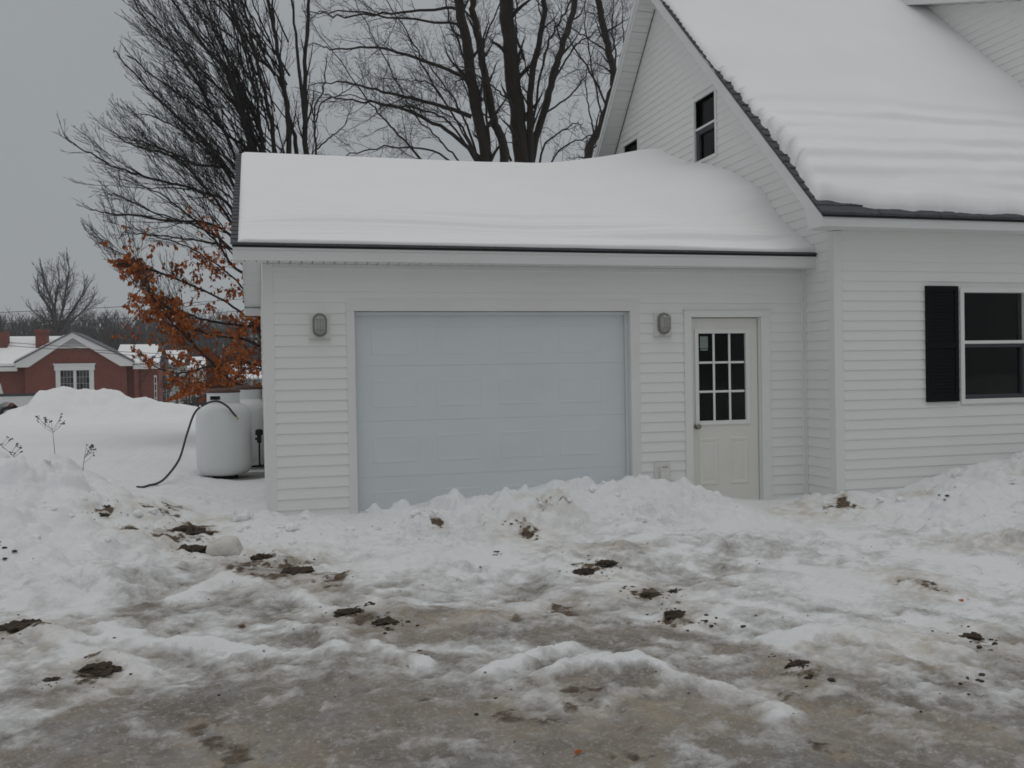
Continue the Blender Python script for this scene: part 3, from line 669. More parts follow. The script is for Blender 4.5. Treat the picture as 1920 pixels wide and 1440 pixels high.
def cut(intervals, a, b):
    o = []
    for x0, x1 in intervals:
        if b <= x0 or a >= x1: o.append((x0, x1)); continue
        if a > x0 + .02: o.append((x0, a))
        if b < x1 - .02: o.append((b, x1))
    return o


# ------------------------------------------------------------------ attached garage
garage = thing('garage', 'white sided attached garage with wide overhead door and snow covered low roof', 'garage', (GX0, D, 0))
ER, EZ, SL = D - .25, 2.69, .428     # eave edge y, top height, roof slope
RIDGE_Y = D + 3.65
GY1 = D + 7.3
RZ = EZ + SL * (RIDGE_Y - ER)
w = MB()
w.box((GX0, D, 0), (.85, D + .13, 2.62)); w.box((3.71, D, 0), (4.33, D + .13, 2.62)); w.box((5.165, D, 0), (GX1, D + .13, 2.62))
w.box((.85, D, 2.14), (3.71, D + .13, 2.62)); w.box((4.33, D, 2.07), (5.165, D + .13, 2.62))
w.box((GX0, D + .13, 0), (GX0 + .13, GY1, 2.62)); w.box((GX0 + .13, GY1 - .13, 0), (GX1 + .3, GY1, 2.62))
w.prism([(D, 2.62), (GY1, 2.62), (RIDGE_Y, RZ - .14)], 0, GX0 + .005, GX0 + .12)
w.box((GX0 + .13, D + .13, 2.585), (GX1, GY1 - .13, 2.615))
w.obj('wall', M_TRIM, garage)
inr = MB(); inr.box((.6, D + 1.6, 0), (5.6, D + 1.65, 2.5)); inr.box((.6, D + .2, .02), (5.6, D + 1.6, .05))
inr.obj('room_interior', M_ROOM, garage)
# planks on the front
OPEN = [(.811, 3.77, 0, 2.225), (4.262, 5.254, 0, 2.13)]
z = .054
while z < 2.50:
    iv = [(.150, 5.632)]
    for a, b_, lo, hi in OPEN:
        if z + EXP * .5 < hi: iv = cut(iv, a, b_)
    for x0, x1 in iv:
        link('siding_plank', plank_mesh(0, x1 - x0), garage, (x0, D, z))
    z += EXP
# left side wall planks (seen edge on)
zz = .054
while zz < 2.55:
    link('siding_plank', plank_mesh(1, GY1 - D - .17), garage, (GX0, D + .085, zz)); zz += EXP
# corner boards
cb = MB(); cb.box((GX0 - .018, D - .018, .0), (.152, D - .0005, 2.545)); cb.box((GX0 - .018, D - .0005, .0), (GX0 - .0005, D + .085, 2.545))
cb.obj('corner_board', M_TRIM, garage, bevel=.004)
ic = MB(); ic.box((5.628, D - .024, 0), (5.668, D - .0005, 2.545)); ic.box((5.660, D - .05, 0), (5.684, D - .0245, 2.545))
ic.obj('inside_corner_post', M_TRIM, garage, bevel=.004)
# overhead door trim and jambs
t = MB(); t.box((.811, D - .02, 0), (.888, D - .0005, 2.107)); t.box((3.669, D - .02, 0), (3.77, D - .0005, 2.112)); t.box((.811, D - .0198, 2.1075), (3.77, D - .0008, 2.222))
t.box((.850, D, 0), (.886, D + .12, 2.105)); t.box((3.671, D, 0), (3.709, D + .12, 2.105)); t.box((.851, D + .0005, 2.109), (3.709, D + .12, 2.139))
t.obj('garage_door_trim', M_CREAM, garage, bevel=.003)
stop = MB(); stop.box((.8865, D + .055, 0), (.900, D + .085, 2.104)); stop.box((3.640, D + .055, 0), (3.6705, D + .085, 2.104)); stop.box((.9005, D + .055, 2.070), (3.6395, D + .085, 2.1042))
stop.obj('door_stop', M_GDOOR, garage, bevel=.003)
gd = MB(); gd.box((.887, D + .128, -.02), (3.67, D + .14, 2.106))
for zq in (1.584, 1.054, .518): gd.box((.8895, D + .0925, zq - .0009), (3.6675, D + .1279, zq + .0009))
gdoor = gd.obj('garage_door', M_GDOOR, garage)
def panel_section(z0, z1, x0=.889, x1=3.668):
    mb = MB(); mb.box((x0, D + .090, z0 + .0010), (x1, D + .126, z1 - .0010))
    return mb.obj('door_section', M_GDOOR, gdoor, bevel=.0028)
zs = [2.11, 1.584, 1.054, .518, -.02]
for k in range(4):
    panel_section(zs[k + 1], zs[k])
    for j in range(4):
        xc = 1.275 + j * .628
        zc = (zs[k] + zs[k + 1]) / 2 - (.02 if k == 0 else 0)
        pm = MB()
        hw, hh = .225, .135
        ring = [(-hw, -hh, .0), (hw, -hh, .0), (hw, hh, .0), (-hw, hh, .0)]
        y = D + .0905
        V = []
        for s_, dy in ((1.0, 0.0), (.97, -.004), (.90, -.0035), (.84, -.0015)):
            for q in ring: V.append((xc + q[0] * s_ + (0 if s_ == 1 else 0), y + dy, zc + (q[1] * (1 - (1 - s_) * hw / hh))))
        Fc = []
        for a in range(3):
            for q in range(4): Fc.append((a * 4 + q, a * 4 + (q + 1) % 4, a * 4 + 4 + (q + 1) % 4, a * 4 + 4 + q))
        Fc.append((12, 13, 14, 15))
        pm.add(V, Fc); pm.obj('panel', M_GDOOR, gdoor)
# entry door
t = MB(); t.box((4.262, D - .03, 0), (4.345, D - .0005, 2.045)); t.box((5.146, D - .03, 0), (5.254, D - .0005, 2.045)); t.box((4.262, D - .0297, 2.0455), (5.254, D - .0008, 2.118))
t.box((4.250, D - .042, 2.1185), (5.266, D - .0006, 2.130))
t.box((4.331, D, 0), (4.358, D + .11, 2.04)); t.box((5.134, D, 0), (5.164, D + .11, 2.04)); t.box((4.332, D + .0005, 2.0415), (5.163, D + .11, 2.066))
t.obj('entry_door_trim', M_TRIM, garage, bevel=.003)
th = MB(); th.box((4.36, D - .04, -.03), (5.13, D + .1, .0)); th.obj('threshold', M_KNOB, garage, bevel=.003)
dy0, dy1 = D + .032, D + .076
e_ = MB()
gx0, gx1, gz0, gz1 = 4.443, 4.989, .961, 1.876
e_.box((4.361, dy0, .006), (gx0 - .02, dy1, 2.034)); e_.box((gx1 + .02, dy0, .006), (5.128, dy1, 2.034))
e_.box((gx0 - .0195, dy0, .006), (gx1 + .0195, dy1, gz0 - .02)); e_.box((gx0 - .0195, dy0, gz1 + .02), (gx1 + .0195, dy1, 2.034))
edoor = e_.obj('entry_door', M_EDOOR, garage)
for px0, px1 in ((4.43, 4.655), (4.785, 5.01)):
    pm = MB(); V, Fc = [], []
    pz0, pz1 = .285, .785
    for ins, dy in ((0, 0), (.012, -.008), (.028, -.007), (.05, -.001), (.07, -.004)):
        V += [(px0 + ins, dy0 - .0005 + dy, pz0 + ins), (px1 - ins, dy0 - .0005 + dy, pz0 + ins), (px1 - ins, dy0 - .0005 + dy, pz1 - ins), (px0 + ins, dy0 - .0005 + dy, pz1 - ins)]
    for a in range(4):
        for q in range(4): Fc.append((a * 4 + q, a * 4 + (q + 1) % 4, a * 4 + 4 + (q + 1) % 4, a * 4 + 4 + q))
    Fc.append((16, 17, 18, 19)); pm.add(V, Fc); pm.obj('panel', M_EDOOR, edoor)
g = MB()
for a, b_ in (((gx0 - .042, dy0 - .014, gz0 - .042), (gx0, dy0 + .03, gz1 + .042)), ((gx1, dy0 - .014, gz0 - .042), (gx1 + .042, dy0 + .03, gz1 + .042)),
              ((gx0 + .0005, dy0 - .0138, gz0 - .042), (gx1 - .0005, dy0 + .03, gz0)), ((gx0 + .0005, dy0 - .0138, gz1), (gx1 - .0005, dy0 + .03, gz1 + .042))): g.box(a, b_)
g.obj('glass_frame', M_TRIM, edoor, bevel=.004)
cw, ch = (gx1 - gx0) / 3, (gz1 - gz0) / 3
for i in (1, 2):
    mb = MB(); mb.box((gx0 + cw * i - .0115, dy0 + .004, gz0), (gx0 + cw * i + .0115, dy0 + .016, gz1)); mb.obj('muntin', M_TRIM, edoor, bevel=.003)
    for j in range(3):
        mb = MB(); mb.box((gx0 + cw * j + .0125, dy0 + .0045, gz0 + ch * i - .0115), (gx0 + cw * (j + 1) - .0125, dy0 + .0155, gz0 + ch * i + .0115)); mb.obj('muntin', M_TRIM, edoor, bevel=.003)
for i in range(3):
    for j in range(3):
        mb = MB(); mb.box((gx0 + cw * i + .002, dy0 + .018, gz0 + ch * j + .002), (gx0 + cw * (i + 1) - .002, dy0 + .022, gz0 + ch * (j + 1) - .002)); mb.obj('pane', M_GLASS, edoor)
mb = MB(); mb.box((gx0 + .035, dy0 + .024, gz1 - .155), (gx0 + .125, dy0 + .0248, gz1 - .03)); mb.box((gx0 + .04, dy0 + .024, gz1 - .178), (gx0 + .122, dy0 + .0248, gz1 - .162))
tag(mb.obj('paper_notice', M_PAPER, edoor), label='white paper notice behind the top left pane')
kb = MB(); kprof = [(.0, 0), (.030, .0), (.030, .006), (.012, .012), (.011, .035), (.024, .042), (.0285, .055), (.024, .068), (.010, .074), (.0, .075)]
kb.lathe(kprof, n=24)
kme = kb.mesh('knob', M_KNOB, smooth=True)
kme.transform(Matrix.Rotation(radians(90), 4, 'X'))
kob = link('knob', kme, edoor, (4.412, dy0, .906))
# eave: fascia, soffit, shingles
f_ = MB(); f_.box((-.195, ER + .012, 2.545), (5.683, ER + .03, 2.672)); f_.box((-.193, ER + .004, 2.640), (5.682, ER + .0115, 2.672))
f_.obj('fascia', M_FASCIA, garage, bevel=.003)
s_ = MB()
x = -.19
while x < 5.64:
    s_.box((x, ER + .032, 2.5455), (min(x + .091, 5.68), D - .002, 2.555)); x += .1
o = s_.obj('soffit', M_SOFFIT, garage); tag(o, kind='stuff')
vd = MB(); vd.box((-.19, ER + .031, 2.562), (5.68, D - .001, 2.568)); vd.obj('soffit_gap_shade', M_DARK, garage)  # black sheet above the slats, painting in the shade of their gaps
jt = MB(); jt.box((.155, D - .0215, 2.506), (5.625, D - .0008, 2.5445)); jt.obj('frieze_trim', M_SOFFIT, garage, bevel=.003)
# roof deck and rakes
def roof_pt(y): return EZ + SL * (y - ER) if y <= RIDGE_Y else RZ - SL * (y - RIDGE_Y)
YR = 2 * RIDGE_Y - ER
rd = MB()
rd.prism([(ER, EZ - .03), (RIDGE_Y, RZ - .03), (YR, EZ - .03), (YR, EZ - .008), (RIDGE_Y, RZ - .008), (ER, EZ - .008)], 0, -.20, 5.683)
rd.obj('roof', M_SHINGLE_EDGE, garage)
sh = MB()
nc = 29
for k in range(nc):
    y0 = ER - .012 + k * .1345; y1 = y0 + .18
    x1 = 5.68 if k < 3 else .25
    z0, z1 = EZ + SL * (y0 - ER), EZ + SL * (y1 - ER)
    jx = -.212 + random.uniform(-.006, .006)
    sh.add([(jx, y0, z0 - .005), (x1, y0, z0 - .005), (x1, y1, z1 - .007), (jx, y1, z1 - .007), (jx, y0, z0 + .014), (x1, y0, z0 + .014), (x1, y1, z1 - .002), (jx, y1, z1 - .002)],
           [(0, 3, 2, 1), (4, 5, 6, 7), (0, 1, 5, 4), (1, 2, 6, 5), (2, 3, 7, 6), (3, 0, 4, 7)])
sh.prism([(RIDGE_Y - .13, RZ - .13 * SL), (RIDGE_Y, RZ), (RIDGE_Y + .13, RZ - .13 * SL), (RIDGE_Y + .13, RZ - .13 * SL + .014), (RIDGE_Y, RZ + .014), (RIDGE_Y - .13, RZ - .13 * SL + .014)], 0, -.222, -.03)
o = sh.obj('shingle_courses', M_SHINGLE, garage); tag(o, kind='stuff')
rk = MB()
for ya, yb in ((ER + .03, RIDGE_Y), (RIDGE_Y, YR - .03)):
    za, zb = roof_pt(ya), roof_pt(yb)
    rk.prism([(ya, za - .155), (yb, zb - .155), (yb, zb - .034), (ya, za - .034)], 0, -.197, -.178)
rk.obj('rake_fascia', M_FASCIA, garage)
rs = MB()
for ya, yb in ((ER + .03, RIDGE_Y), (RIDGE_Y, YR - .03)):
    n = 12
    for i in range(n):
        y0 = ya + (yb - ya) * i / n + .003; y1 = ya + (yb - ya) * (i + 1) / n - .003
        rs.prism([(y0, roof_pt(y0) - .150), (y1, roof_pt(y1) - .150), (y1, roof_pt(y1) - .142), (y0, roof_pt(y0) - .142)], 0, -.176, GX0 + .01)
o = rs.obj('rake_soffit', M_SOFFIT, garage); tag(o, kind='stuff')
rb = MB(); rb.box((-.196, YR - .30, 2.535), (GX0, YR - .021, 2.64)); rb.obj('eave_return', M_FASCIA, garage); rb = MB(); rb.box((-.196, YR - .02, 2.535), (5.68, YR - .0, 2.66)); rb.obj('rear_fascia', M_FASCIA, garage); rb = MB();
rb.box((-.1775, ER + .031, 2.60), (GX0 - .02, D - .003, 2.655))
rb.obj('eave_return', M_FASCIA, garage)

# ------------------------------------------------------------------ house
house = thing('house', 'white sided house with steep snow covered gable roof, black shutter and shed dormer', 'house', (GX1, HY0, 0))
HE_Y, HE_Z, HS = D - .829, 3.024, .94
PK_Y, PK_Z = D + 3.558, 3.024 + .94 * (3.558 + .829)
RS = 1.027
HRX = 5.383          # outer rake
RE_Y = D + 7.95
def hroof(y): return HE_Z + HS * (y - HE_Y) if y <= PK_Y else PK_Z - RS * (y - PK_Y)
HX1 = 14.0
w = MB()
# gable wall sheet (opening for the two upper windows), front wall sheet
GW = [(D + 1.957, D + 2.531, 4.247, 5.046), (D + 4.487, D + 5.061, 4.247, 5.046)]
def gwall(y0, y1, zlo, zhi_fn):
    w.prism([(y0, zlo), (y1, zlo), (y1, zhi_fn(y1)), (y0, zhi_fn(y0))], 0, GX1 + .001, GX1 + .13)
top = lambda y: hroof(y) - .22
ys = [HY0 + .005, GW[0][0], GW[0][1], PK_Y, GW[1][0], GW[1][1], HY1]
gwall(ys[0], ys[1], 0, top); gwall(ys[1], ys[2], 0, lambda y: 4.247); gwall(ys[1], ys[2], 5.046, top); gwall(ys[2], ys[3], 0, top)
gwall(ys[3], ys[4], 0, top); gwall(ys[4], ys[5], 0, lambda y: 4.247); gwall(ys[4], ys[5], 5.046, top); gwall(ys[5], ys[6], 0, top)
MW = (7.20, 8.06, 1.11, 2.295)       # main window rough opening x0,x1,z0,z1
w.box((GX1 + .131, HY0 + .001, 0), (MW[0], HY0 + .13, 2.93)); w.box((MW[1], HY0 + .001, 0), (HX1, HY0 + .13, 2.93))
w.box((MW[0] + .0005, HY0 + .001, 0), (MW[1] - .0005, HY0 + .13, MW[2])); w.box((MW[0] + .0005, HY0 + .001, MW[3]), (MW[1] - .0005, HY0 + .13, 2.93))
w.box((HX1 - .12, HY0 + .131, 0), (HX1, HY1, 6.5)); w.box((GX1 + .131, HY1 - .12, 0), (HX1 - .121, HY1, 2.9))
w.obj('wall', M_TRIM, house)
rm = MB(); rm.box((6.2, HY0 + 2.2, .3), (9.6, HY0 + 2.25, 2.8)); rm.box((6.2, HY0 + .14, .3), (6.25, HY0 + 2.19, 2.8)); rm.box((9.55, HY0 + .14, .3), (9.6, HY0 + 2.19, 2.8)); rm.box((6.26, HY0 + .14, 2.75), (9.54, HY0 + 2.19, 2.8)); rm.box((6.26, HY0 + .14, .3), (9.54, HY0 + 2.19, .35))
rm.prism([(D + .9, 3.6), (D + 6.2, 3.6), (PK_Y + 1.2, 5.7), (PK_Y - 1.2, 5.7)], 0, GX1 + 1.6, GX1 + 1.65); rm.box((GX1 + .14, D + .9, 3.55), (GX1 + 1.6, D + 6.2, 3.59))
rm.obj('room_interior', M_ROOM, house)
# front planks
z = .054 - .012
while z < 2.84:
    iv = [(5.772, HX1)]
    if z + EXP * .6 > MW[2] - .05 and z + EXP * .4 < MW[3] + .03: iv = cut(iv, 7.176, 8.085)
    for x0, x1 in iv: link('siding_plank', plank_mesh(0, x1 - x0), house, (x0, HY0, z))
    z += EXP
# gable planks
z = .054
def inv_front(zt): return HE_Y + (zt - HE_Z) / HS
def inv_rear(zt): return PK_Y + (PK_Z - zt) / RS
while z < PK_Z - .45:
    zt = z + EXP
    def rng(zv):
        a = max(HY0 + .088, inv_front(zv + .20)); b_ = min(HY1, inv_rear(zv + .20)); return a, b_
    if z < 2.5: 
        link('siding_plank', plank_mesh(1, D - .052 - (HY0 + .088)), house, (GX1, HY0 + .088, z))
    elif z < 2.62:
        link('siding_plank', plank_mesh(1, HY1 - HY0 - .088), house, (GX1, HY0 + .088, z))
    else:
        b0, b1 = rng(z); t0, t1 = rng(zt)
        iv = [(b0, b1, t0, t1)]
        for y0, y1, wz0, wz1 in GW:
            if zt - .03 > wz0 - .045 and z + .03 < wz1 + .045:
                nv = []
                for q in iv:
                    if y0 - .045 > q[0] and y1 + .045 < q[1]:
                        nv += [(q[0], y0 - .045, q[2], y0 - .045), (y1 + .045, q[1], y1 + .045, q[3])]
                    else: nv.append(q)
                iv = nv
        for q in iv:
            if q[1] - q[0] > .03 and q[3] - q[2] > .01:
                o = link('siding_plank', plank_poly(1, 0, q[1] - q[0], q[2] - q[0], q[3] - q[0]), house, (GX1, q[0], z))
    z += EXP
cb = MB(); cb.box((GX1 - .018, HY0 - .018, 0), (5.770, HY0 - .0005, 2.885)); cb.box((GX1 - .018, HY0 - .0005, 0), (GX1 - .0005, HY0 + .087, 2.885))
cb.obj('corner_board', M_TRIM, house, bevel=.004)
# roof deck
rd = MB()
rd.prism([(HE_Y, HE_Z - .045), (PK_Y, PK_Z - .045), (RE_Y, hroof(RE_Y) - .045), (RE_Y, hroof(RE_Y) - .012), (PK_Y, PK_Z - .012), (HE_Y, HE_Z - .012)], 0, HRX - .005, HX1 + .3)
rd.obj('roof', M_SHINGLE_EDGE, house)
sh = MB()
k = 0
while True:
    y0 = HE_Y - .012 + k * .098
    if y0 > PK_Y - .05: break
    y1 = min(y0 + .13, PK_Y)
    z0, z1 = HE_Z + HS * (y0 - HE_Y), HE_Z + HS * (y1 - HE_Y)
    if k < 4:
        xx = HRX - .018
        while xx < HX1 + .3:               # single shingle tabs on the bare eave
            xe = min(xx + random.uniform(.16, .34), HX1 + .3); h = random.uniform(.008, .017)
            sh.add([(xx, y0, z0 - .012), (xe - .004, y0, z0 - .012), (xe - .004, y1, z1 - .014), (xx, y1, z1 - .014), (xx, y0 - h * .5, z0 + h), (xe - .004, y0 - h * .5, z0 + h), (xe - .004, y1, z1 - .004), (xx, y1, z1 - .004)],
                   [(0, 3, 2, 1), (4, 5, 6, 7), (0, 1, 5, 4), (1, 2, 6, 5), (2, 3, 7, 6), (3, 0, 4, 7)]); xx = xe
    else:
        jx = HRX - .018 + random.uniform(-.008, .008); x1 = HRX + .6
        h = random.uniform(.010, .02)
        sh.add([(jx, y0, z0 - .012), (x1, y0, z0 - .012), (x1, y1, z1 - .014), (jx, y1, z1 - .014), (jx, y0 - h * .7, z0 + h), (x1, y0 - h * .7, z0 + h), (x1, y1, z1 - .004), (jx, y1, z1 - .004)],
               [(0, 3, 2, 1), (4, 5, 6, 7), (0, 1, 5, 4), (1, 2, 6, 5), (2, 3, 7, 6), (3, 0, 4, 7)])
    k += 1
o = sh.obj('shingle_courses', M_SHINGLE, house); tag(o, kind='stuff')
# fascia and soffits
f_ = MB(); f_.box((HRX + .021, HE_Y + .014, 2.89), (HX1 + .2, HE_Y + .034, 2.985))
f_.obj('fascia', M_FASCIA, house, bevel=.003)
sf = MB()
x = HRX + .022
while x < HX1 + .1:
    sf.box((x, HE_Y + .035, 2.8905), (x + .297, HY0 - .001, 2.900)); x += .3
o = sf.obj('soffit', M_SOFFIT, house); tag(o, kind='stuff')
rk = MB()
zz0 = hroof(HE_Y)
rk.prism([(HE_Y + .013, 2.889), (HY0 - .02, 2.889), (HY0 + .06, hroof(HY0 + .06) - .21), (PK_Y, PK_Z - .215), (PK_Y, PK_Z - .047), (HE_Y + .013, HE_Z - .034)], 0, HRX, HRX + .02)
rk.prism([(PK_Y + .0005, PK_Z - .215), (RE_Y - .02, hroof(RE_Y) - .215), (RE_Y - .02, hroof(RE_Y) - .047), (PK_Y + .0005, PK_Z - .047)], 0, HRX, HRX + .02)
rk.prism([(PK_Y + .0005, PK_Z - .135), (RE_Y - .02, hroof(RE_Y) - .135), (RE_Y - .02, hroof(RE_Y) - .047), (PK_Y + .0005, PK_Z - .047)], 0, HRX - .014, HRX - .0005)
rk.obj('rake_fascia', M_FASCIA, house)
# eave return box, closed towards the gable
er = MB(); er.box((HRX + .021, HY0 - .02, 2.8895), (GX1 - .001, HY0 + .03, 2.96)); er.obj('eave_return', M_FASCIA, house)
# vented soffit panels under both rakes
def rake_panels(ya, yb, n):
    for i in range(n):
        y0 = ya + (yb - ya) * i / n; y1 = ya + (yb - ya) * (i + 1) / n
        mb = MB()
        for k in range(3):                                           # three vee-grooved boards to a panel
            a = y0 + (y1 - y0) * k / 3; b_ = y0 + (y1 - y0) * (k + 1) / 3
            e0 = .0025 if k else .0045; e1 = .0025 if k < 2 else .0045
            mb.prism([(a + e0, hroof(a + e0) - .205), (b_ - e1, hroof(b_ - e1) - .205), (b_ - e1, hroof(b_ - e1) - .194), (a + e0, hroof(a + e0) - .194)], 0, HRX + .021, GX1 - .002)
        mb.obj('soffit_panel', M_SOFFIT, house)
rake_panels(PK_Y + .02, RE_Y - .03, 20)
rake_panels(HY0 + .06, PK_Y - .01, 19)
bk = MB()
for ya, yb in ((HY0 + .05, PK_Y - .002), (PK_Y + .002, RE_Y - .03)):
    bk.prism([(ya, hroof(ya) - .185), (yb, hroof(yb) - .185), (yb, hroof(yb) - .18), (ya, hroof(ya) - .18)], 0, HRX + .022, GX1 - .003)
bk.obj('soffit_gap_shade', M_DARK, house)  # black sheets that stand in for shade between the soffit boards
jr = MB()
jr.prism([(PK_Y + .2, hroof(PK_Y + .2) - .222), (HY1, hroof(HY1) - .222), (HY1, hroof(HY1) - .2065), (PK_Y + .2, hroof(PK_Y + .2) - .2065)], 0, GX1 - .024, GX1 - .0185)
jr.obj('soffit_channel', M_DARK, house)
# windows
def window_front(x0, x1, z0, z1, zm):
    fr = MB(); y0 = HY0 - .028; y1 = HY0 + .06; f = .05
    fr.box((x0 - f, y0, z0 - f), (x0, y1, z1 + f)); fr.box((x1, y0, z0 - f), (x1 + f, y1, z1 + f)); fr.box((x0 + .0005, y0 + .0004, z1), (x1 - .0005, y1, z1 + f)); fr.box((x0 + .0005, y0 + .0004, z0 - f), (x1 - .0005, y1, z0))
    wn = fr.obj('window', M_TRIM, house, bevel=.004)
    ss = MB(); ss.box((x0 + .0005, HY0 - .012, zm - .012), (x1 - .0005, HY0 + .03, zm + .022)); ss.obj('meeting_rail', M_TRIM, wn, bevel=.003)
    b = MB(); b.box((x0 + .0006, HY0 + .002, z0 + .0004), (x1 - .0006, HY0 + .032, z0 + .045)); b.box((x1 - .042, HY0 + .0022, z0 + .0455), (x1 - .0006, HY0 + .032, zm - .0125)); b.box((x0 + .0007, HY0 + .0021, zm - .05), (x1 - .0425, HY0 + .032, zm - .0127))
    b.obj('screen_frame', M_TRUCKTRIM, wn)
    for a, c, dy in ((z0, zm, .036), (zm, z1, .046)):
        p = MB(); p.box((x0 + .001, HY0 + dy, a + .001), (x1 - .001, HY0 + dy + .004, c - .001)); p.obj('pane', M_GLASS, wn)
window_front(7.228, 8.03, 1.137, 2.268, 1.735)
def window_gable(y0, y1, z0, z1, zm):
    fr = MB(); x0 = GX1 - .028; x1 = GX1 + .06; f = .045
    fr.box((x0, y0 - f, z0 - f), (x1, y0, z1 + f)); fr.box((x0, y1, z0 - f), (x1, y1 + f, z1 + f)); fr.box((x0 + .0004, y0 + .0005, z1), (x1, y1 - .0005, z1 + f)); fr.box((x0 + .0004, y0 + .0005, z0 - f), (x1, y1 - .0005, z0))
    wn = fr.obj('window', M_TRIM, house, bevel=.004)
    ss = MB(); ss.box((GX1 - .012, y0 + .0005, zm - .012), (GX1 + .03, y1 - .0005, zm + .015)); ss.obj('meeting_rail', M_TRIM, wn, bevel=.003)
    b = MB(); b.box((GX1 + .002, y0 + .0005, zm - .075), (GX1 + .032, y1 - .0005, zm - .0125)); b.box((GX1 + .002, y1 - .085, z0 + .001), (GX1 + .032, y1 - .0006, zm - .0755)); b.obj('screen_frame', M_TRUCKTRIM, wn)
    for a, c, dx in ((z0, zm, .036), (zm, z1, .046)):
        p = MB(); p.box((GX1 + dx, y0 + .001, a + .001), (GX1 + dx + .004, y1 - .001, c - .001)); p.obj('pane', M_GLASS, wn)
for y0, y1, z0, z1 in GW: window_gable(y0, y1, z0, z1, 4.668)
# louvred shutters
def shutter(x0, x1):
    mb = MB(); y1 = HY0 - .016; y0 = HY0 - .045; z0, z1 = 1.117, 2.332
    mb.box((x0, y0, z0), (x0 + .045, y1, z1)); mb.box((x1 - .045, y0, z0), (x1, y1, z1))
    for a, b_ in ((z0, z0 + .06), (1.68, 1.74), (z1 - .06, z1)): mb.box((x0 + .0455, y0 + .0004, a), (x1 - .0455, y1, b_))
    mb.box((x0 + .0455, y1 - .006, z0 + .061), (x1 - .0455, y1 - .0005, z1 - .061))
    o = mb.obj('shutter', M_SHUTTER, house)
    sl_ = MB()
    for a, b_ in ((z0 + .065, 1.675), (1.745, z1 - .065)):
        n = int((b_ - a) / .034)
        for i in range(n):
            zc = a + (i + .5) * (b_ - a) / n
            sl_.prism([(y0 + .006, zc - .016), (y0 + .010, zc - .0165), (y0 + .019, zc + .016), (y0 + .014, zc + .0165)], 0, x0 + .046, x1 - .046)
    q = sl_.obj('louvre_slats', M_SHUTTER, o); tag(q, kind='stuff')
shutter(6.748, 7.142); shutter(8.10, 8.49)
# shed dormer on the right: cheek wall, rake and roof
DX = 9.62
DFY = D + .1
drz = lambda y: 6.262 + .337 * (y - D - 1.36)      # underside line of the rake fascia
w = MB(); w.prism([(DFY, HE_Z - .1 + HS * (DFY - HE_Y)), (D + 3.9, hroof(D + 3.5)), (D + 3.9, drz(D + 3.9) + .0), (DFY, drz(DFY))], 0, DX + .001, DX + .12)
w.box((DX + .12, DFY, 3.9), (HX1, DFY + .12, drz(DFY)))
w.obj('dormer_wall', M_TRIM, house)
z = 3.95
while z < 7.0:
    # cheek planks between the main roof and the dormer rake
    def lim(zv): return max(DFY + .08, D + 1.36 + (zv - 6.262) / .337), max(DFY + .08, min(D + 3.6, inv_front(zv) + .06))
    b0, b1 = lim(z); t0, t1 = lim(z + EXP)
    if b1 - b0 > .05 and t1 - t0 > .02: link('siding_plank', plank_poly(1, 0, b1 - b0, t0 - b0, t1 - b0), house, (DX, b0, z))
    z += EXP
mb = MB(); mb.box((DX - .018, DFY - .018, 3.9), (DX + .07, DFY - .0005, drz(DFY))); mb.box((DX - .018, DFY, 3.9), (DX - .0005, DFY + .08, drz(DFY))); mb.obj('dormer_corner_board', M_TRIM, house)
mb = MB()
ya, yb = DFY - .3, D + 3.15
mb.prism([(ya, drz(ya)), (yb, drz(yb)), (yb, drz(yb) + .17), (ya, drz(ya) + .17)], 0, DX - .28, DX - .26)
mb.obj('dormer_rake_fascia', M_FASCIA, house)
n = 10
for i in range(n):
    y0 = ya + .02 + (yb - ya) * i / n + .003; y1 = ya + .02 + (yb - ya) * (i + 1) / n - .003
    mb = MB(); mb.prism([(y0, drz(y0) + .006), (y1, drz(y1) + .006), (y1, drz(y1) + .016), (y0, drz(y0) + .016)], 0, DX - .259, DX - .002); mb.obj('soffit_panel', M_SOFFIT, house)
mb = MB(); mb.prism([(ya - .02, drz(ya) + .172), (D + 4.3, drz(D + 4.3) + .172), (D + 4.3, drz(D + 4.3) + .20), (ya - .02, drz(ya) + .20)], 0, DX - .30, HX1 + .2); mb.obj('dormer_roof', M_SHINGLE, house)


# ------------------------------------------------------------------ snow on the roofs
def closed_sheet(name, X, Y, Z, Zb, mat_):
    """top sheet plus skirt down to the bottom heights along the border"""
    ny, nx = X.shape
    V = np.stack([X.ravel(), Y.ravel(), Z.ravel()], 1)
    I = np.arange(ny * nx).reshape(ny, nx)
    Qd = np.stack([I[:-1, :-1], I[:-1, 1:], I[1:, 1:], I[1:, :-1]], -1).reshape(-1, 4)
    return big_mesh(name, V, Qd, mat_)


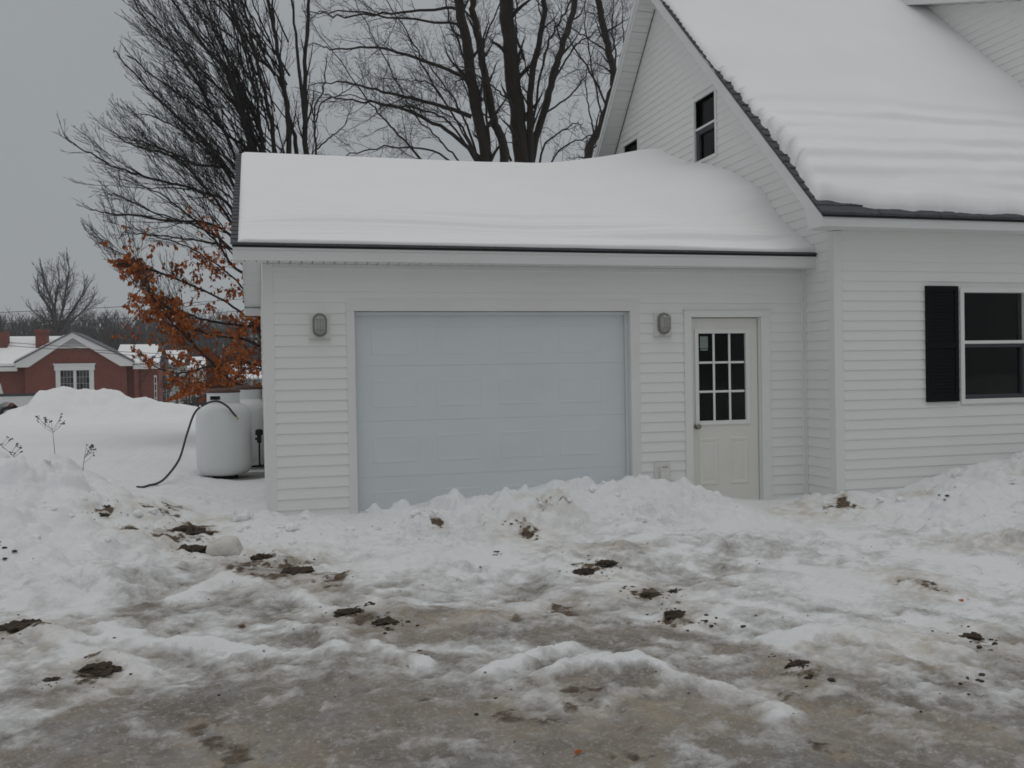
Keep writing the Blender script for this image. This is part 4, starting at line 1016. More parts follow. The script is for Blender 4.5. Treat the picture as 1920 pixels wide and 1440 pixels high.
def garage_snow():
    xs = np.concatenate([-.150 + .30 * (1 - np.cos(np.linspace(0, pi / 2, 18))), np.linspace(.16, 4.2, 140), np.linspace(4.22, 5.69, 110)])
    ys_ = np.concatenate([ER + .012 + .35 * (1 - np.cos(np.linspace(0, pi / 2, 40))), np.linspace(ER + .366, ER + 1.4, 110), np.linspace(ER + 1.42, RIDGE_Y - .6, 70), np.linspace(RIDGE_Y - .58, RIDGE_Y + .9, 40)])
    X, Y = np.meshgrid(xs, ys_)
    base = np.where(Y <= RIDGE_Y, EZ + SL * (Y - ER), RZ - SL * (Y - RIDGE_Y)) + .004
    r = .16
    de = Y - (ER + .012); dl = X + .150
    edge = np.sqrt(np.clip(1 - (1 - np.clip(de / .055, 0, 1)) ** 2, 0, 1)) * np.sqrt(np.clip(1 - (1 - np.clip(dl / .08, 0, 1)) ** 2, 0, 1))
    t = .040 - .085 * sstep(ER + .8, ER + 2.8, Y)
    wv = .085 * fbm(X * .6, Y * .3, 3, 100)
    # settled terraces near the eave
    for yc, amp, wd in ((.20, .020, .04), (.31, .085, .055), (.50, .060, .06), (.74, .035, .09)):
        q = (Y - (ER + yc) - wv - .03 * np.sin(X * .8 + yc * 5)) / wd
        t += amp * sstep(-.5, .5, q) * np.clip(.60 + 1.2 * (vnoise(X * .5 + yc * 9, Y * 0 + yc, 104) - .5), .1, 1)
        t -= amp * .30 * np.exp(-((q - 1.1) / .6) ** 2)
    t += .020 * fbm(X * .7, Y * .9, 3, 107) + .006 * fbm(X * 4, Y * 4, 3, 110)
    # soften the ridge
    t -= .03 * np.exp(-((Y - RIDGE_Y) / .45) ** 2)
    t *= 1 - .35 * np.exp(-((X + .15) / .30) ** 2)
    t = np.maximum(t, .035)
    # drift against the gable wall
    cy = D + np.array([-.30, -.236, .064, .25, .436, .60, .715, .89, 1.455, 2.154, 2.778, 3.4, 4.127, 5.2])
    ct = np.array([.05, .07, .11, .14, .19, .27, .36, .43, .47, .43, .33, .30, .40, .34])
    dr = np.interp(Y, cy, ct)
    wd = np.interp(Y, D + np.array([-.3, .3, .7, 1.2, 2.5, 4.2]), [.25, .35, .45, .75, .95, .85])
    dd = (5.685 - X) / wd
    hump = np.exp(-dd ** 2)
    t = t * (1 - hump) + dr * hump
    t += .05 * np.exp(-((X - 4.6) / .5) ** 2) * np.exp(-((Y - D - 3.3) / 1.2) ** 2)
    Z = base + t * edge - .02 * (edge < .02)
    # tuck the eave edge under to a rounded lip
    Yd = Y - .018 * np.sin(np.clip(de / .055, 0, 1) * pi) + .012 * fbm(X * 2.3, Y * 0 + 2, 4, 113) * (de < .1)
    o = link('roof_snow', closed_sheet('roof_snow', X, Yd, Z, base, M_SNOW))
    tag(o, 'thick smooth snow lying on the low garage roof, drifted against the gable', 'snow', kind='stuff')
garage_snow()


def house_snow():
    xs = np.concatenate([np.linspace(HRX - .01, HRX + .6, 60), np.linspace(HRX + .62, DX + .02, 170), np.linspace(DX + .1, HX1, 30)])
    vs = np.concatenate([np.linspace(0, .7, 110), np.linspace(.707, 2.2, 150), np.linspace(2.25, 4.38, 60)])   # y offset from the eave edge
    X, Vv = np.meshgrid(xs, vs)
    # irregular bare shingle borders
    n1 = fbm(X * 2.2, X * 0 + 3.3, 4, 120)
    bare_e = .045 + .10 * np.exp(-((X - HRX) / .45) ** 2) + .035 * n1 + .015 * fbm(X * 9, X * 0, 2, 124)
    bare_l = .004 + .055 * sstep(.1, .9, Vv) * sstep(2.3, 1.2, Vv) + .03 * fbm(Vv * 2.1, Vv * 0 + 8, 4, 126) + .03 * (np.floor(Vv / .098) % 2) * sstep(.3, .8, Vv) * sstep(2.6, 2.0, Vv)
    de = Vv - bare_e; dl = X - (HRX + bare_l)
    edge = np.sqrt(np.clip(1 - (1 - np.clip(de / .10, 0, 1)) ** 2, 0, 1)) * np.sqrt(np.clip(1 - (1 - np.clip(dl / .10, 0, 1)) ** 2, 0, 1))
    t = .10 + .10 * sstep(.0, .6, Vv) * sstep(1.6, .8, Vv)
    wv = .10 * fbm(X * .55, Vv * .4, 3, 130) + .05 * np.sin(X * 1.1)
    for yc, amp, wd, s in ((.22, .05, .04, 1), (.38, .065, .05, 2), (.58, .065, .05, 3), (.80, .07, .055, 4), (1.04, .06, .05, 5), (1.30, .055, .05, 6), (1.6, .03, .06, 7)):
        q = (Vv - yc - wv * (1 if s % 2 else .7)) / wd
        t += amp * .50 * np.tanh(q * 1.5) * np.exp(-(q * .30) ** 2) * np.clip(-.35 + 2.0 * vnoise(X * .9 + s * 7.7, Vv * .7 + s, 132), 0, 1.2)
    t += .03 * fbm(X * .8, Vv * 1.2, 3, 135) + .014 * fbm(X * 3, Vv * 5, 3, 138) * sstep(1.8, .6, Vv)
    # drift against the dormer cheek
    t += .10 * np.exp(-((X - DX) / .35) ** 2) * sstep(.9, 2.2, Vv)
    base = HE_Z + HS * Vv
    nrm = 1 / math.hypot(1, HS)
    off = t * edge * 1.18 - .03 * (edge < .01)
    o = link('roof_snow', closed_sheet('roof_snow', X, HE_Y + Vv - off * HS * nrm * .45, base + off * (1 - .25), base, M_SNOW))
    tag(o, 'deep rippled snow sheet lying on the steep house roof', 'snow', kind='stuff')
house_snow()

# ------------------------------------------------------------------ wall lamps
def wall_lamp(x, z, label):
    t_ = thing('wall_lamp', label, 'wall lamp', (x, D - .016, z), group='caged wall lamps beside the garage door')
    b = MB(); b.box((-.098, -.02, -.128), (.098, .012, .112)); b.box((-.104, -.024, -.135), (.104, -.0, -.1285)); b.obj('mounting_block', M_BLOCK, t_, bevel=.006, world_built=False)
    def stad(rx, h, n=12):
        pts = []
        for k in range(n + 1): a = pi * k / n; pts.append((rx * cos(a), h + rx * sin(a) * .92))
        for k in range(n + 1): a = pi + pi * k / n; pts.append((rx * cos(a), -h + rx * sin(a) * .92))
        return pts
    S = stad(.066, .050)
    hb = MB(); n = len(S); V, Fc = [], []
    for s_, y in ((1.0, -.020), (1.0, -.036), (.93, -.040)): V += [(p[0] * s_, y, p[1] * s_) for p in S]
    for k in range(2):
        for i in range(n): Fc.append((k * n + i, k * n + (i + 1) % n, (k + 1) * n + (i + 1) % n, (k + 1) * n + i))
    Fc.append(tuple(2 * n + i for i in range(n)))
    hb.add(V, Fc); hb.obj('lamp_housing', M_CAGE, t_, world_built=False)
    ln = MB(); V, Fc = [], []
    S2 = stad(.050, .045)
    prof = [(1.0, -.040), (.98, -.062), (.90, -.082), (.72, -.096), (.4, -.104)]
    for s_, y in prof: V += [(p[0] * s_, y, p[1] * s_) for p in S2]
    for k in range(len(prof) - 1):
        for i in range(n): Fc.append((k * n + i, k * n + (i + 1) % n, (k + 1) * n + (i + 1) % n, (k + 1) * n + i))
    Fc.append(tuple((len(prof) - 1) * n + i for i in range(n)))
    ln.add(V, Fc); ln.obj('lens', M_LENS, t_, smooth=True, world_built=False)
    cg = MB()
    def loop(z0, hw, dp):
        return [(-hw, -.036, z0), (-hw, -.070, z0), (-hw * .75, -.036 - dp * .93, z0), (0, -.036 - dp, z0), (hw * .75, -.036 - dp * .93, z0), (hw, -.070, z0), (hw, -.036, z0)]
    for z0 in (-.048, .048): cg.tube(loop(z0, .058, .078), .0035, 6)
    cg.tube([(0, -.036, .112), (0, -.085, .098), (0, -.116, .06), (0, -.118, 0), (0, -.116, -.06), (0, -.085, -.098), (0, -.036, -.112)], .0035, 6)
    for sx in (-.03, .03): cg.tube([(sx, -.036, .10), (sx, -.085, .09), (sx, -.108, .05), (sx, -.110, 0), (sx, -.108, -.05), (sx, -.085, -.09), (sx, -.036, -.10)], .0028, 6)
    S3 = stad(.058, .046)
    cg.tube([(p[0], -.066, p[1]) for p in S3[:-1]], .003, 6, closed=True)
    cg.obj('cage', M_CAGE, t_, smooth=True, world_built=False)
wall_lamp(.565, 1.974, 'caged oval wall lamp left of the garage door, nearest the garage corner')
wall_lamp(4.025, 1.977, 'caged oval wall lamp between the garage door and the entry door')
# outdoor outlet half buried by the bank
t_ = thing('wall_outlet', 'weatherproof outlet box low on the siding behind the snow bank', 'outlet', (3.994, D - .016, .46))
b = MB(); b.box((-.085, -.02, -.115), (.085, .012, .095)); b.obj('mounting_block', M_BLOCK, t_, bevel=.005, world_built=False)
b = MB(); b.box((-.04, -.075, -.075), (.045, -.0205, .055)); b.obj('outlet_cover', M_BLOCK, t_, bevel=.008, world_built=False)
b = MB(); b.box((-.03, -.082, .048), (.035, -.0755, .056)); b.obj('hinge', M_CAGE, t_, world_built=False)

# ------------------------------------------------------------------ propane tanks
def tank(x, y, z, label, rot):
    t_ = thing('propane_tank', label, 'propane tank', (x, y, z), group='propane tanks beside the garage', rotz=rot)
    R = .358; H = 1.0
    prof = [(.0, .035), (.20, .035), (.27, .045), (.315, .07), (.345, .12), (R, .19), (R, .19 + (H - .38) * .5), (R, H - .20), (.349, H - .13), (.325, H - .075), (.28, H - .03), (.22, H - .004), (.12, H + .012), (0, H + .016)]
    b = MB(); b.lathe(prof, n=48); b.obj('body', M_TANK, t_, smooth=True, world_built=False)
    fr = MB(); fr.lathe([(.16, -.05), (.16, .04), (.17, .04), (.17, -.05), (.16, -.05)], n=36); fr.obj('foot_shade_ring', M_DARK, t_, smooth=False, world_built=False)  # ring blackened to read as the shaded gap under the tank
    # collar with oval slots
    c = MB(); n = 60; r1, r2 = .203, .213; z0, z1 = H - .012, H + .155
    def slot(i):
        a = (i % n); return a in range(3, 10) or a in range(33, 40)
    rings = [(z0, 0), (z0 + .055, 1), (z0 + .105, 1), (z1, 0)]
    V, Fc = [], []
    for rr in (r2, r1):
        for zz, _ in rings:
            for i in range(n): a = 2 * pi * i / n - pi / 2 - 1.45; V.append((rr * cos(a), rr * sin(a), zz))
    for k in range(3):
        for i in range(n):
            if k == 1 and slot(i): continue
            j = (i + 1) % n
            Fc.append((k * n + i, k * n + j, (k + 1) * n + j, (k + 1) * n + i))
            o_ = 4 * n
            Fc.append((o_ + k * n + j, o_ + k * n + i, o_ + (k + 1) * n + i, o_ + (k + 1) * n + j))
    c.add(V, Fc); c.obj('collar', M_TANK, t_, world_built=False)
    v = MB(); v.lathe([(0, H), (.05, H), (.05, H + .04), (.03, H + .05), (.03, H + .11), (.06, H + .115), (.06, H + .13), (0, H + .13)], n=20); v.lathe([(.2, H - .02), (.2, H + .012), (.0, H + .02)], n=24); v.obj('valve', M_DARK, t_, world_built=False)
    l = MB(); l.lathe([(.207, H + .132), (.221, H + .136), (.223, H + .158), (.205, H + .176), (.12, H + .192), (0, H + .196)], n=40); l.obj('lid', M_RUST, t_, smooth=True, world_built=False)
    return t_
TKX, TKY, TKZ = -.455, 13.3, .165
tank(TKX, TKY, TKZ, 'front white propane tank with a black hose bent over its shoulder', .25)
tank(-.16, 14.35, .19, 'rear white propane tank half hidden by the garage corner', -.5)
pd = MB(); pd.box((-.86, 12.95, .06), (.06, 14.9, .155)); tag(pd.obj('concrete_pad', M_CONC, bevel=.01), 'low concrete pad under the two propane tanks', 'pad')
rg = MB(); rg.box((-.03, 13.15, .62), (.03, 13.3, .72)); rg.box((-.055, 13.18, .655), (-.03, 13.24, .685)); rg.lathe([(0, 0), (.05, 0), (.05, .06), (.03, .08), (0, .08)], (.0, 13.22, .72), 16)
rg.tube([(0, 13.2, .62), (0, 13.2, .3)], .012, 8)
tag(rg.obj('gas_regulator', M_DARK), 'dark gas regulator on the garage side by the rear tank', 'regulator')
# hose
cp = [(x_, y_, gz(x_, y_) + .022) for x_, y_ in ((-1.31, 11.12), (-1.25, 11.16), (-1.19, 11.24), (-1.12, 11.40))] + [(-1.05, 11.70, gz(-1.05, 11.70) + .08), (-.945, 12.2, .52), (-.875, 12.55, .80), (-.79, 12.82, 1.06), (-.66, 12.935, 1.165), (-.52, 12.94, 1.195), (-.40, 12.925, 1.13), (-.33, 12.915, 1.045), (-.285, 12.91, .99)]
def smooth_path(P, n=8):
    P = [np.array(p, float) for p in P]; P = [2 * P[0] - P[1]] + P + [2 * P[-1] - P[-2]]; o_ = []
    for i in range(1, len(P) - 2):
        for k in range(n):
            t = k / n
            o_.append(.5 * (2 * P[i] + (P[i + 1] - P[i - 1]) * t + (2 * P[i - 1] - 5 * P[i] + 4 * P[i + 1] - P[i + 2]) * t * t + (-P[i - 1] + 3 * P[i] - 3 * P[i + 1] + P[i + 2]) * t ** 3))
    o_.append(P[-2]); return o_
hz = thing('gas_hose', 'black rubber hose arching from the snow over the front propane tank', 'hose', tuple(cp[0]))
b = MB(); b.tube(smooth_path(cp), .0135, 10); b.obj('hose_body', M_HOSE, hz, smooth=True)
b = MB(); b.tube([cp[-1], (-.262, 12.905, .952)], [.016, .010], 8); b.obj('brass_fitting', M_BRASS, hz)
b = MB(); q = smooth_path(cp)[60]; b.tube([q - np.array((.012, 0, -.004)), q + np.array((.012, 0, .004))], .019, 10); b.obj('hose_clip', M_TRIM, hz)

# ------------------------------------------------------------------ trees
def rot_about(v, axis, a):
    return v * cos(a) + np.cross(axis, v) * sin(a) + axis * np.dot(axis, v) * (1 - cos(a))


class Tree:
    def __init__(s, seed): s.env = None; s.r = np.random.default_rng(seed); s.limbs, s.br, s.tw, s.tips = [], [], [], []

    def limb(s, pts, r0, r1, wob=.05):
        P = np.array(smooth_path(pts, 6))
        n = len(P); t = np.linspace(0, 1, n)
        P[1:-1] += s.r.normal(0, wob * .3, (n - 2, 3)) * (.4 + .6 * t[1:-1, None])
        R = r0 + (r1 - r0) * t ** .9
        s.limbs.append((P, R)); return P, R

    def grow(s, P, R, spacing, L0, ang, lvl, upb=.25, start=.15, jit=.12, rk=.55, flat=None, zmin=-9):
        seg = np.linalg.norm(np.diff(P, axis=0), axis=1); cum = np.concatenate([[0], np.cumsum(seg)]); tot = cum[-1]
        d = tot * start + s.r.random() * spacing
        while d < tot:
            i = min(np.searchsorted(cum, d), len(P) - 1); i = max(i, 1)
            f = (d - cum[i - 1]) / max(seg[i - 1], 1e-6)
            p = P[i - 1] + (P[i] - P[i - 1]) * f; r = R[i - 1] + (R[i] - R[i - 1]) * f
            tdir = (P[i] - P[i - 1]) / max(seg[i - 1], 1e-6)
            if p[2] > zmin:
                ax = s.r.normal(0, 1, 3); ax -= tdir * np.dot(ax, tdir); ax /= np.linalg.norm(ax) + 1e-9
                v = rot_about(tdir, ax, ang * s.r.uniform(.6, 1.35))
                u = d / tot
                L = L0 * (1 - .62 * u) * s.r.uniform(.55, 1.25)
                s.branch(p, v, L, min(r * rk, r), lvl, upb, jit)
            d += spacing * s.r.uniform(.5, 1.5)
        # the limb's own end carries on as a twig
        s.branch(P[-1], (P[-1] - P[-2]) / max(seg[-1], 1e-6), L0 * .32, R[-1], lvl, upb, jit)

    def branch(s, p, v, L, r, lvl, upb, jit):
        n = {1: 6, 2: 5, 3: 4}.get(lvl, 4)
        P = [p]; st = L / (n - 1)
        for k in range(n - 1):
            v = v + np.array([0, 0, upb / (n - 1)]) + s.r.normal(0, jit, 3); v = v / np.linalg.norm(v)
            P.append(P[-1] + v * st)
        P = np.array(P)
        if s.env is not None:
            for _ in range(3):
                if P[-1][0] < np.interp(P[-1][2], s.env[0], s.env[1]): P = P[0] + (P - P[0]) * .55
            if P[-1][0] < np.interp(P[-1][2], s.env[0], s.env[1]) - .15: return
        re = max(s.rmin, r * .25)
        R = np.linspace(max(r, re), re, n)
        (s.br if lvl == 1 else s.tw).append((P, R)); s.tips.append((lvl, P))
        if lvl in s.cfg:
            sp, l0, an, ub, jt = s.cfg[lvl]
            s.grow(P, R, sp, l0 * min(1.3, L / s.ref[lvl]), an, lvl + 1, ub, .12, jt)


def place_limbs(T, LM, Y, spread=1.6, wob=.05):
    """limbs come as (r0, r1, dy, [(x, z)...]): x and height in metres, dy the way they lean to or from us"""
    out_ = []
    for r0_, r1_, dy, pts in LM:
        n = len(pts)
        Q3 = [(x, Y + dy * spread * (k / (n - 1)) ** 1.2, z) for k, (x, z) in enumerate(pts)]
        out_.append(T.limb(Q3, r0_, r1_, wob))
    return out_


def tree_obj(name, label, cat, base, T, mb_, mt_, sides=(8, 4, 3), group=None):
    root = thing(name, label, cat, base, group)
    link('trunk', tubes_mesh('trunk', T.limbs, sides[0], mb_), root)
    if T.br: link('branches', tubes_mesh('branches', T.br, sides[1], mb_), root)
    if T.tw: tag(link('twigs', tubes_mesh('twigs', T.tw, sides[2], mt_), root), kind='stuff')
    return root


# beech: straight fanned branches
T = Tree(3); T.rmin = .0030; T.env = ([2.6, 3.5, 4.5, 5.0, 6.2, 6.6, 7.2, 8.0, 9.0, 10.5, 12], [-2.2, -2.6, -3.15, -3.4, -3.4, -2.75, -2.6, -2.45, -2.15, -1.8, -1.2])   # crown outline: height, leftmost x
T.cfg = {1: (.15, .80, radians(22), .16, .06), 2: (.10, .34, radians(28), .12, .10)}; T.ref = {1: 1.3, 2: .7}
def trim(pts, f):
    n = len(pts) - 1; t = f * n; i = min(int(t), n - 1); g = t - i
    return pts[:i + 1] + [[pts[i][0] + (pts[i + 1][0] - pts[i][0]) * g, pts[i][1] + (pts[i + 1][1] - pts[i][1]) * g]]
L = place_limbs(T, [(a * (.72 if k > 6 else .92), b_ * .7, c, trim(d, .87) if k > 5 else d) for k, (a, b_, c, d) in enumerate(BEECH)], 19.5, 1.0)
for k in range(95):                      # side stems leaving the upright ones at different heights, all leaning left
    x0, z0 = T.r.uniform(-.25, .75), T.r.uniform(3.6, 8.2)
    a0 = radians(T.r.uniform(6, 50) + 5 * max(0, 6.0 - z0)); a1 = a0 * T.r.uniform(.75, 1.35); Lk = T.r.uniform(1.8, 3.9)
    pts = [(x0, z0)]
    for j in range(4):
        a_ = a0 + (a1 - a0) * j / 3; pts.append((pts[-1][0] - sin(a_) * Lk / 4, pts[-1][1] + cos(a_) * Lk / 4))
    L += place_limbs(T, [(T.r.uniform(.011, .024), .005, T.r.uniform(-1.8, 1.8), pts)], 19.5, .8)
for k in range(46):                       # forks off the long low limbs
    Pk, Rk = L[9 + int(T.r.integers(0, 11))]; i = int(len(Pk) * T.r.uniform(.35, .85)); p = Pk[i]; t_ = Pk[min(i + 2, len(Pk) - 1)] - Pk[i - 1]
    a0 = math.atan2(-t_[0], t_[2]) + radians(T.r.uniform(-24, 20)); a1 = a0 - radians(T.r.uniform(0, 22)); Lk = T.r.uniform(.9, 1.9); pts = [(p[0], p[1], p[2])]
    for j in range(4):
        a_ = a0 + (a1 - a0) * j / 3; q = pts[-1]; pts.append((q[0] - sin(a_) * Lk / 4, q[1] + T.r.normal(0, .1), q[2] + cos(a_) * Lk / 4))
    if pts[-1][0] < np.interp(pts[-1][2], T.env[0], T.env[1]): continue
    L.append(T.limb(pts, min(.014, Rk[i] * .6), .004, .03))
for i, (P, R) in enumerate(L):
    T.grow(P, R, .20 if i > 5 else .34, 1.15 if i > 5 else 1.4, radians(18), 1, .18, .40 if i > 3 else .5, .05, rk=.42, zmin=.5)
beech = tree_obj('beech_tree', 'many stemmed dark tree fanning left behind the garage, orange leaves on its low branches', 'tree', (.7, 19.5, gz(.7, 19.5)), T, M_BARK, M_TWIG)
# marcescent leaves on the lower left branches
lv, lq = [], []
r = T.r
cand = [P for l, P in T.tips if l >= 1 and P[-1][0] < 1.1 and P[-1][2] < 5.6]
LC = [(-1.3, 2.5, .75, .45, 1.0), (-.55, 2.1, .8, .55, 1.0), (-.9, 1.6, .55, .35, 1.0), (.05, 2.0, .6, .6, .9), (-1.85, 2.75, .4, .35, .6), (-.45, 3.5, .5, .45, .55), (.0, 3.3, .4, .5, .7), (-1.1, 3.7, .35, .3, .45), (-2.2, 3.75, .3, .3, .35), (-.55, 4.5, .45, .35, .12), (-1.5, 4.1, .5, .25, .08), (-.2, 2.7, .35, .4, .6), (-.25, 1.75, .5, .3, .9), (-.65, 1.4, .5, .2, .9), (.1, 2.9, .3, .5, .7), (-1.6, 2.2, .4, .3, .5)]
def leaf_at(p):
    sz = r.uniform(.060, .112); 
    d1 = np.array([r.normal(0, .5), r.normal(0, .5), -r.uniform(.3, 1.2)]); d1 /= np.linalg.norm(d1)
    d2 = np.cross(d1, r.normal(0, 1, 3)); d2 /= np.linalg.norm(d2) + 1e-9; nn = np.cross(d1, d2)
    b0 = len(lv)
    lv.extend([p, p + d1 * sz * .5 + d2 * sz * .33 + nn * sz * .1, p + d1 * sz * 1.05, p + d1 * sz * .5 - d2 * sz * .33 + nn * sz * .1])
    lq.append((b0, b0 + 1, b0 + 2, b0 + 3))
for P in cand:
    q = P[-1]
    dens = 0
    for cx, cz, rx, rz, wgt in LC:
        dens = max(dens, wgt * math.exp(-((q[0] - cx) / rx) ** 2 - ((q[2] - cz) / rz) ** 2))
    if r.random() < dens * 1.5:
        for k in range(r.integers(2, 7)):
            i = r.integers(0, len(P) - 1); leaf_at(P[i] + (P[i + 1] - P[i]) * r.random() + r.normal(0, .012, 3))
pts_all = np.concatenate([P for P, R in T.limbs[6:]] + [P for P, R in T.br])
pts_all = pts_all[(pts_all[:, 2] < 5.5) & (pts_all[:, 2] > .4)]
extra = []
for cx, cz, rx, rz, wgt in LC:
    for k in range(int(36 * wgt * (rx * rz / .3) ** .5)):
        q = np.array((cx + r.normal(0, rx * .62), 19.5 + r.normal(0, .8), cz + r.normal(0, rz * .62)))
        if q[0] > .5 or q[2] < .95: continue
        d_ = np.linalg.norm(pts_all - q, axis=1) + 2.0 * np.maximum(0, pts_all[:, 2] - q[2])
        p = pts_all[int(np.argmin(d_))]
        if np.linalg.norm(p - q) > 1.5: continue
        mid = (p + q) / 2 + r.normal(0, .05, 3) + np.array((0, 0, .04)); end = q + (q - p) * .15 + np.array((-.10, 0, .03))
        P_ = np.array([p, mid, q, end]); extra.append((P_, np.array([.006, .005, .004, .003])))
        for j in range(r.integers(7, 16)):
            t = r.uniform(.9, 3.0); i = min(int(t), 2); leaf_at(P_[i] + (P_[i + 1] - P_[i]) * (t - i) + r.normal(0, .035, 3))
tag(link('leafy_twigs', tubes_mesh('leafy_twigs', extra, 3, M_TWIG), beech), kind='stuff')
tag(link('leaves', big_mesh('leaves', np.array(lv), np.array(lq), M_LEAF, smooth=False), beech), kind='stuff', label='clusters of dry orange leaves')

# two big crooked maples
def maple(LM, Y, seed, name, label, spread=1.5, cfg=None, lim=(.24, 1.7), n_trunk=2):
    T = Tree(seed); T.rmin = .0029
    T.cfg = cfg or {1: (.15, .85, radians(42), .10, .18), 2: (.085, .36, radians(45), .05, .24)}; T.ref = {1: 1.5, 2: .7}
    L = place_limbs(T, [(a * (.75 if k >= n_trunk else 1), b_ * (.7 if k >= n_trunk else 1), c, d) for k, (a, b_, c, d) in enumerate(LM)], Y, spread, .09)
    for i, (P, R) in enumerate(L):
        T.grow(P, R, lim[0] if i >= n_trunk else lim[0] * 1.5, lim[1], radians(44), 1, .22, .28 if i >= n_trunk else .5, .15, rk=.36, zmin=2.5)
    x = LM[0][3][0][0]
    return tree_obj(name, label, 'tree', (x, Y, gz(x, Y)), T, M_BARKB, M_TWIG)
maple(MAPLE, 24.0, 21, 'maple_tree', 'bare maple with long crooked branches reaching left above the garage ridge')
maple(MAPLE_B, 24.9, 22, 'maple_tree', 'thickest bare trunk behind the garage ridge, forking into upright limbs', n_trunk=3)
maple(TREE_R, 27.5, 23, 'bare_tree', 'bare crooked tree half hidden behind the house gable', n_trunk=1)
T = Tree(31); T.rmin = .0034; T.cfg = {1: (.16, .5, radians(42), .1, .18)}; T.ref = {1: .8}
for P, R in place_limbs(T, SAPLING, 22, 1): T.grow(P, R, .2, .8, radians(42), 1, .15, .3, .15, zmin=4)
x0_ = SAPLING[0][3][0][0]
tree_obj('sapling', 'thin bare sapling between the beech and the maples', 'tree', (x0_, 22, gz(x0_, 22)), T, M_BARKB, M_TWIG)

# ------------------------------------------------------------------ far trees
def round_tree(x, y, zb, H, W, seed, name, label, mt_, group=None, nl=9, rm=.02, trunk_r=.25):
    T = Tree(seed); T.rmin = rm
    T.cfg = {1: (H * .05, H * .17, radians(34), .25, .12)}; T.ref = {1: H * .3}
    rr = T.r
    for k in range(nl):
        a = 2 * pi * k / nl + rr.uniform(-.4, .4); el_ = rr.uniform(.35, 1.0)
        ex = W * .5 * cos(a) * el_; ey = W * .5 * sin(a) * el_; hz_ = H * (1.0 - .42 * el_ ** 2) * rr.uniform(.75, .95)
        fork = H * rr.uniform(.18, .32)
        P, R = T.limb([(x, y, zb - .5), (x + ex * .04, y + ey * .04, zb + fork), (x + ex * .45, y + ey * .45, zb + fork + (hz_ - fork) * .45), (x + ex * .85, y + ey * .85, zb + hz_)], trunk_r * .8, rm * 1.6, H * .012)
        T.grow(P, R, H * .045, H * .30, radians(32), 1, .25, .25, .10)
    return tree_obj(name, label, 'tree', (x, y, zb), T, mt_, mt_, (6, 3, 3), group)
T = Tree(41); T.rmin = .011; T.cfg = {1: (.30, 1.6, radians(30), .3, .12), 2: (.28, .7, radians(34), .2, .14)}; T.ref = {1: 2.6, 2: 1.2}
for P, R in place_limbs(T, [(a * .5, b_ * .4, c, d) for a, b_, c, d in FAR], 95, 1): T.grow(P, R, .26, 3.0, radians(30), 1, .35, .20, .1, rk=.4, zmin=4)
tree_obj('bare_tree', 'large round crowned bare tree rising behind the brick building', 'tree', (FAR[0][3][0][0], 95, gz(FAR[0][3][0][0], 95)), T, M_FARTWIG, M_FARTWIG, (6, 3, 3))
ft = [(-27.5, 120, 9.5, 6.5, 'small grey bare tree at the far left edge, left of the round crowned tree'), (-24.0, 122, 9.0, 6, 'second small bare tree from the left edge, above the chimney'),
      (-14.6, 112, 10.5, 6.0, 'slim bare tree between the round crowned tree and the orange leaves'), (-11.6, 116, 9.8, 5.0, 'bare tree just left of the orange leaves, above the brick building right wing'), (-8.3, 120, 8.6, 5.5, 'low bare tree behind the orange leaves')]
for i, (x, y, H, W, lb) in enumerate(ft):
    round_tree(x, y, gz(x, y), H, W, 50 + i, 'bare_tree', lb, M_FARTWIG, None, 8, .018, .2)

# wooded hillside far behind
def woods():
    r = np.random.default_rng(77); lines = []
    for k in range(1500):
        y = r.uniform(135, 255); a = r.uniform(-.42, .15); x = y * math.tan(a)
        zb = float(np.interp(0, [0], [0])) + gz(x, y)
        H = r.uniform(4.5, 8); lx, ly = r.normal(0, .3, 2)
        P = np.array([(x, y, zb - .3), (x + lx, y + ly, zb + H * .5), (x + lx * 2.2, y + ly * 2, zb + H)])
        lines.append((P, np.array([.16, .10, .03])))
        for j in range(9):
            f = r.uniform(.25, .95); p = P[0] + (P[2] - P[0]) * f; b_ = 2 * pi * r.random(); l = (1.1 - f * .6) * r.uniform(1.2, 2.6)
            e1 = p + np.array((cos(b_) * l * .6, sin(b_) * l * .6, l * .7)); e2 = e1 + np.array((cos(b_) * l * .35, sin(b_) * l * .35, l * .8)) + r.normal(0, .2, 3)
            lines.append((np.array([p, e1, e2]), np.array([.07, .05, .02])))
            e3 = p + np.array((cos(b_ + .8) * l * .5, sin(b_ + .8) * l * .5, l * .9))
            lines.append((np.array([p * .5 + e1 * .5, e1 * .4 + e3 * .6, e3 + np.array((.1, 0, .5))]), np.array([.05, .035, .02])))
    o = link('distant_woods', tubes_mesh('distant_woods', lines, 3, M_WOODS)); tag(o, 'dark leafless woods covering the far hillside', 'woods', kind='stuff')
woods()
def brush():
    r = np.random.default_rng(78); lines = []
    for k in range(5200):
        y = r.uniform(98, 150); a = r.uniform(-.40, .10); x = y * math.tan(a); zb = gz(x, y); H = r.uniform(1.5, 5.0) * (.6 + .6 * float(vnoise(np.array([x * .12]), np.array([y * .12]), 3)[0]))
        v = np.array((r.normal(0, .35), r.normal(0, .35), 1.0)); 
        P = np.array([(x, y, zb - .2), np.array((x, y, zb)) + v * H * .5, np.array((x, y, zb)) + v * H + r.normal(0, .3, 3)])
        lines.append((P, np.array([.06, .05, .02])))
    o = link('distant_brush', tubes_mesh('distant_brush', lines, 3, M_WOODS)); tag(o, 'tangled dark brush at the foot of the far hill', 'brush', kind='stuff')
brush()

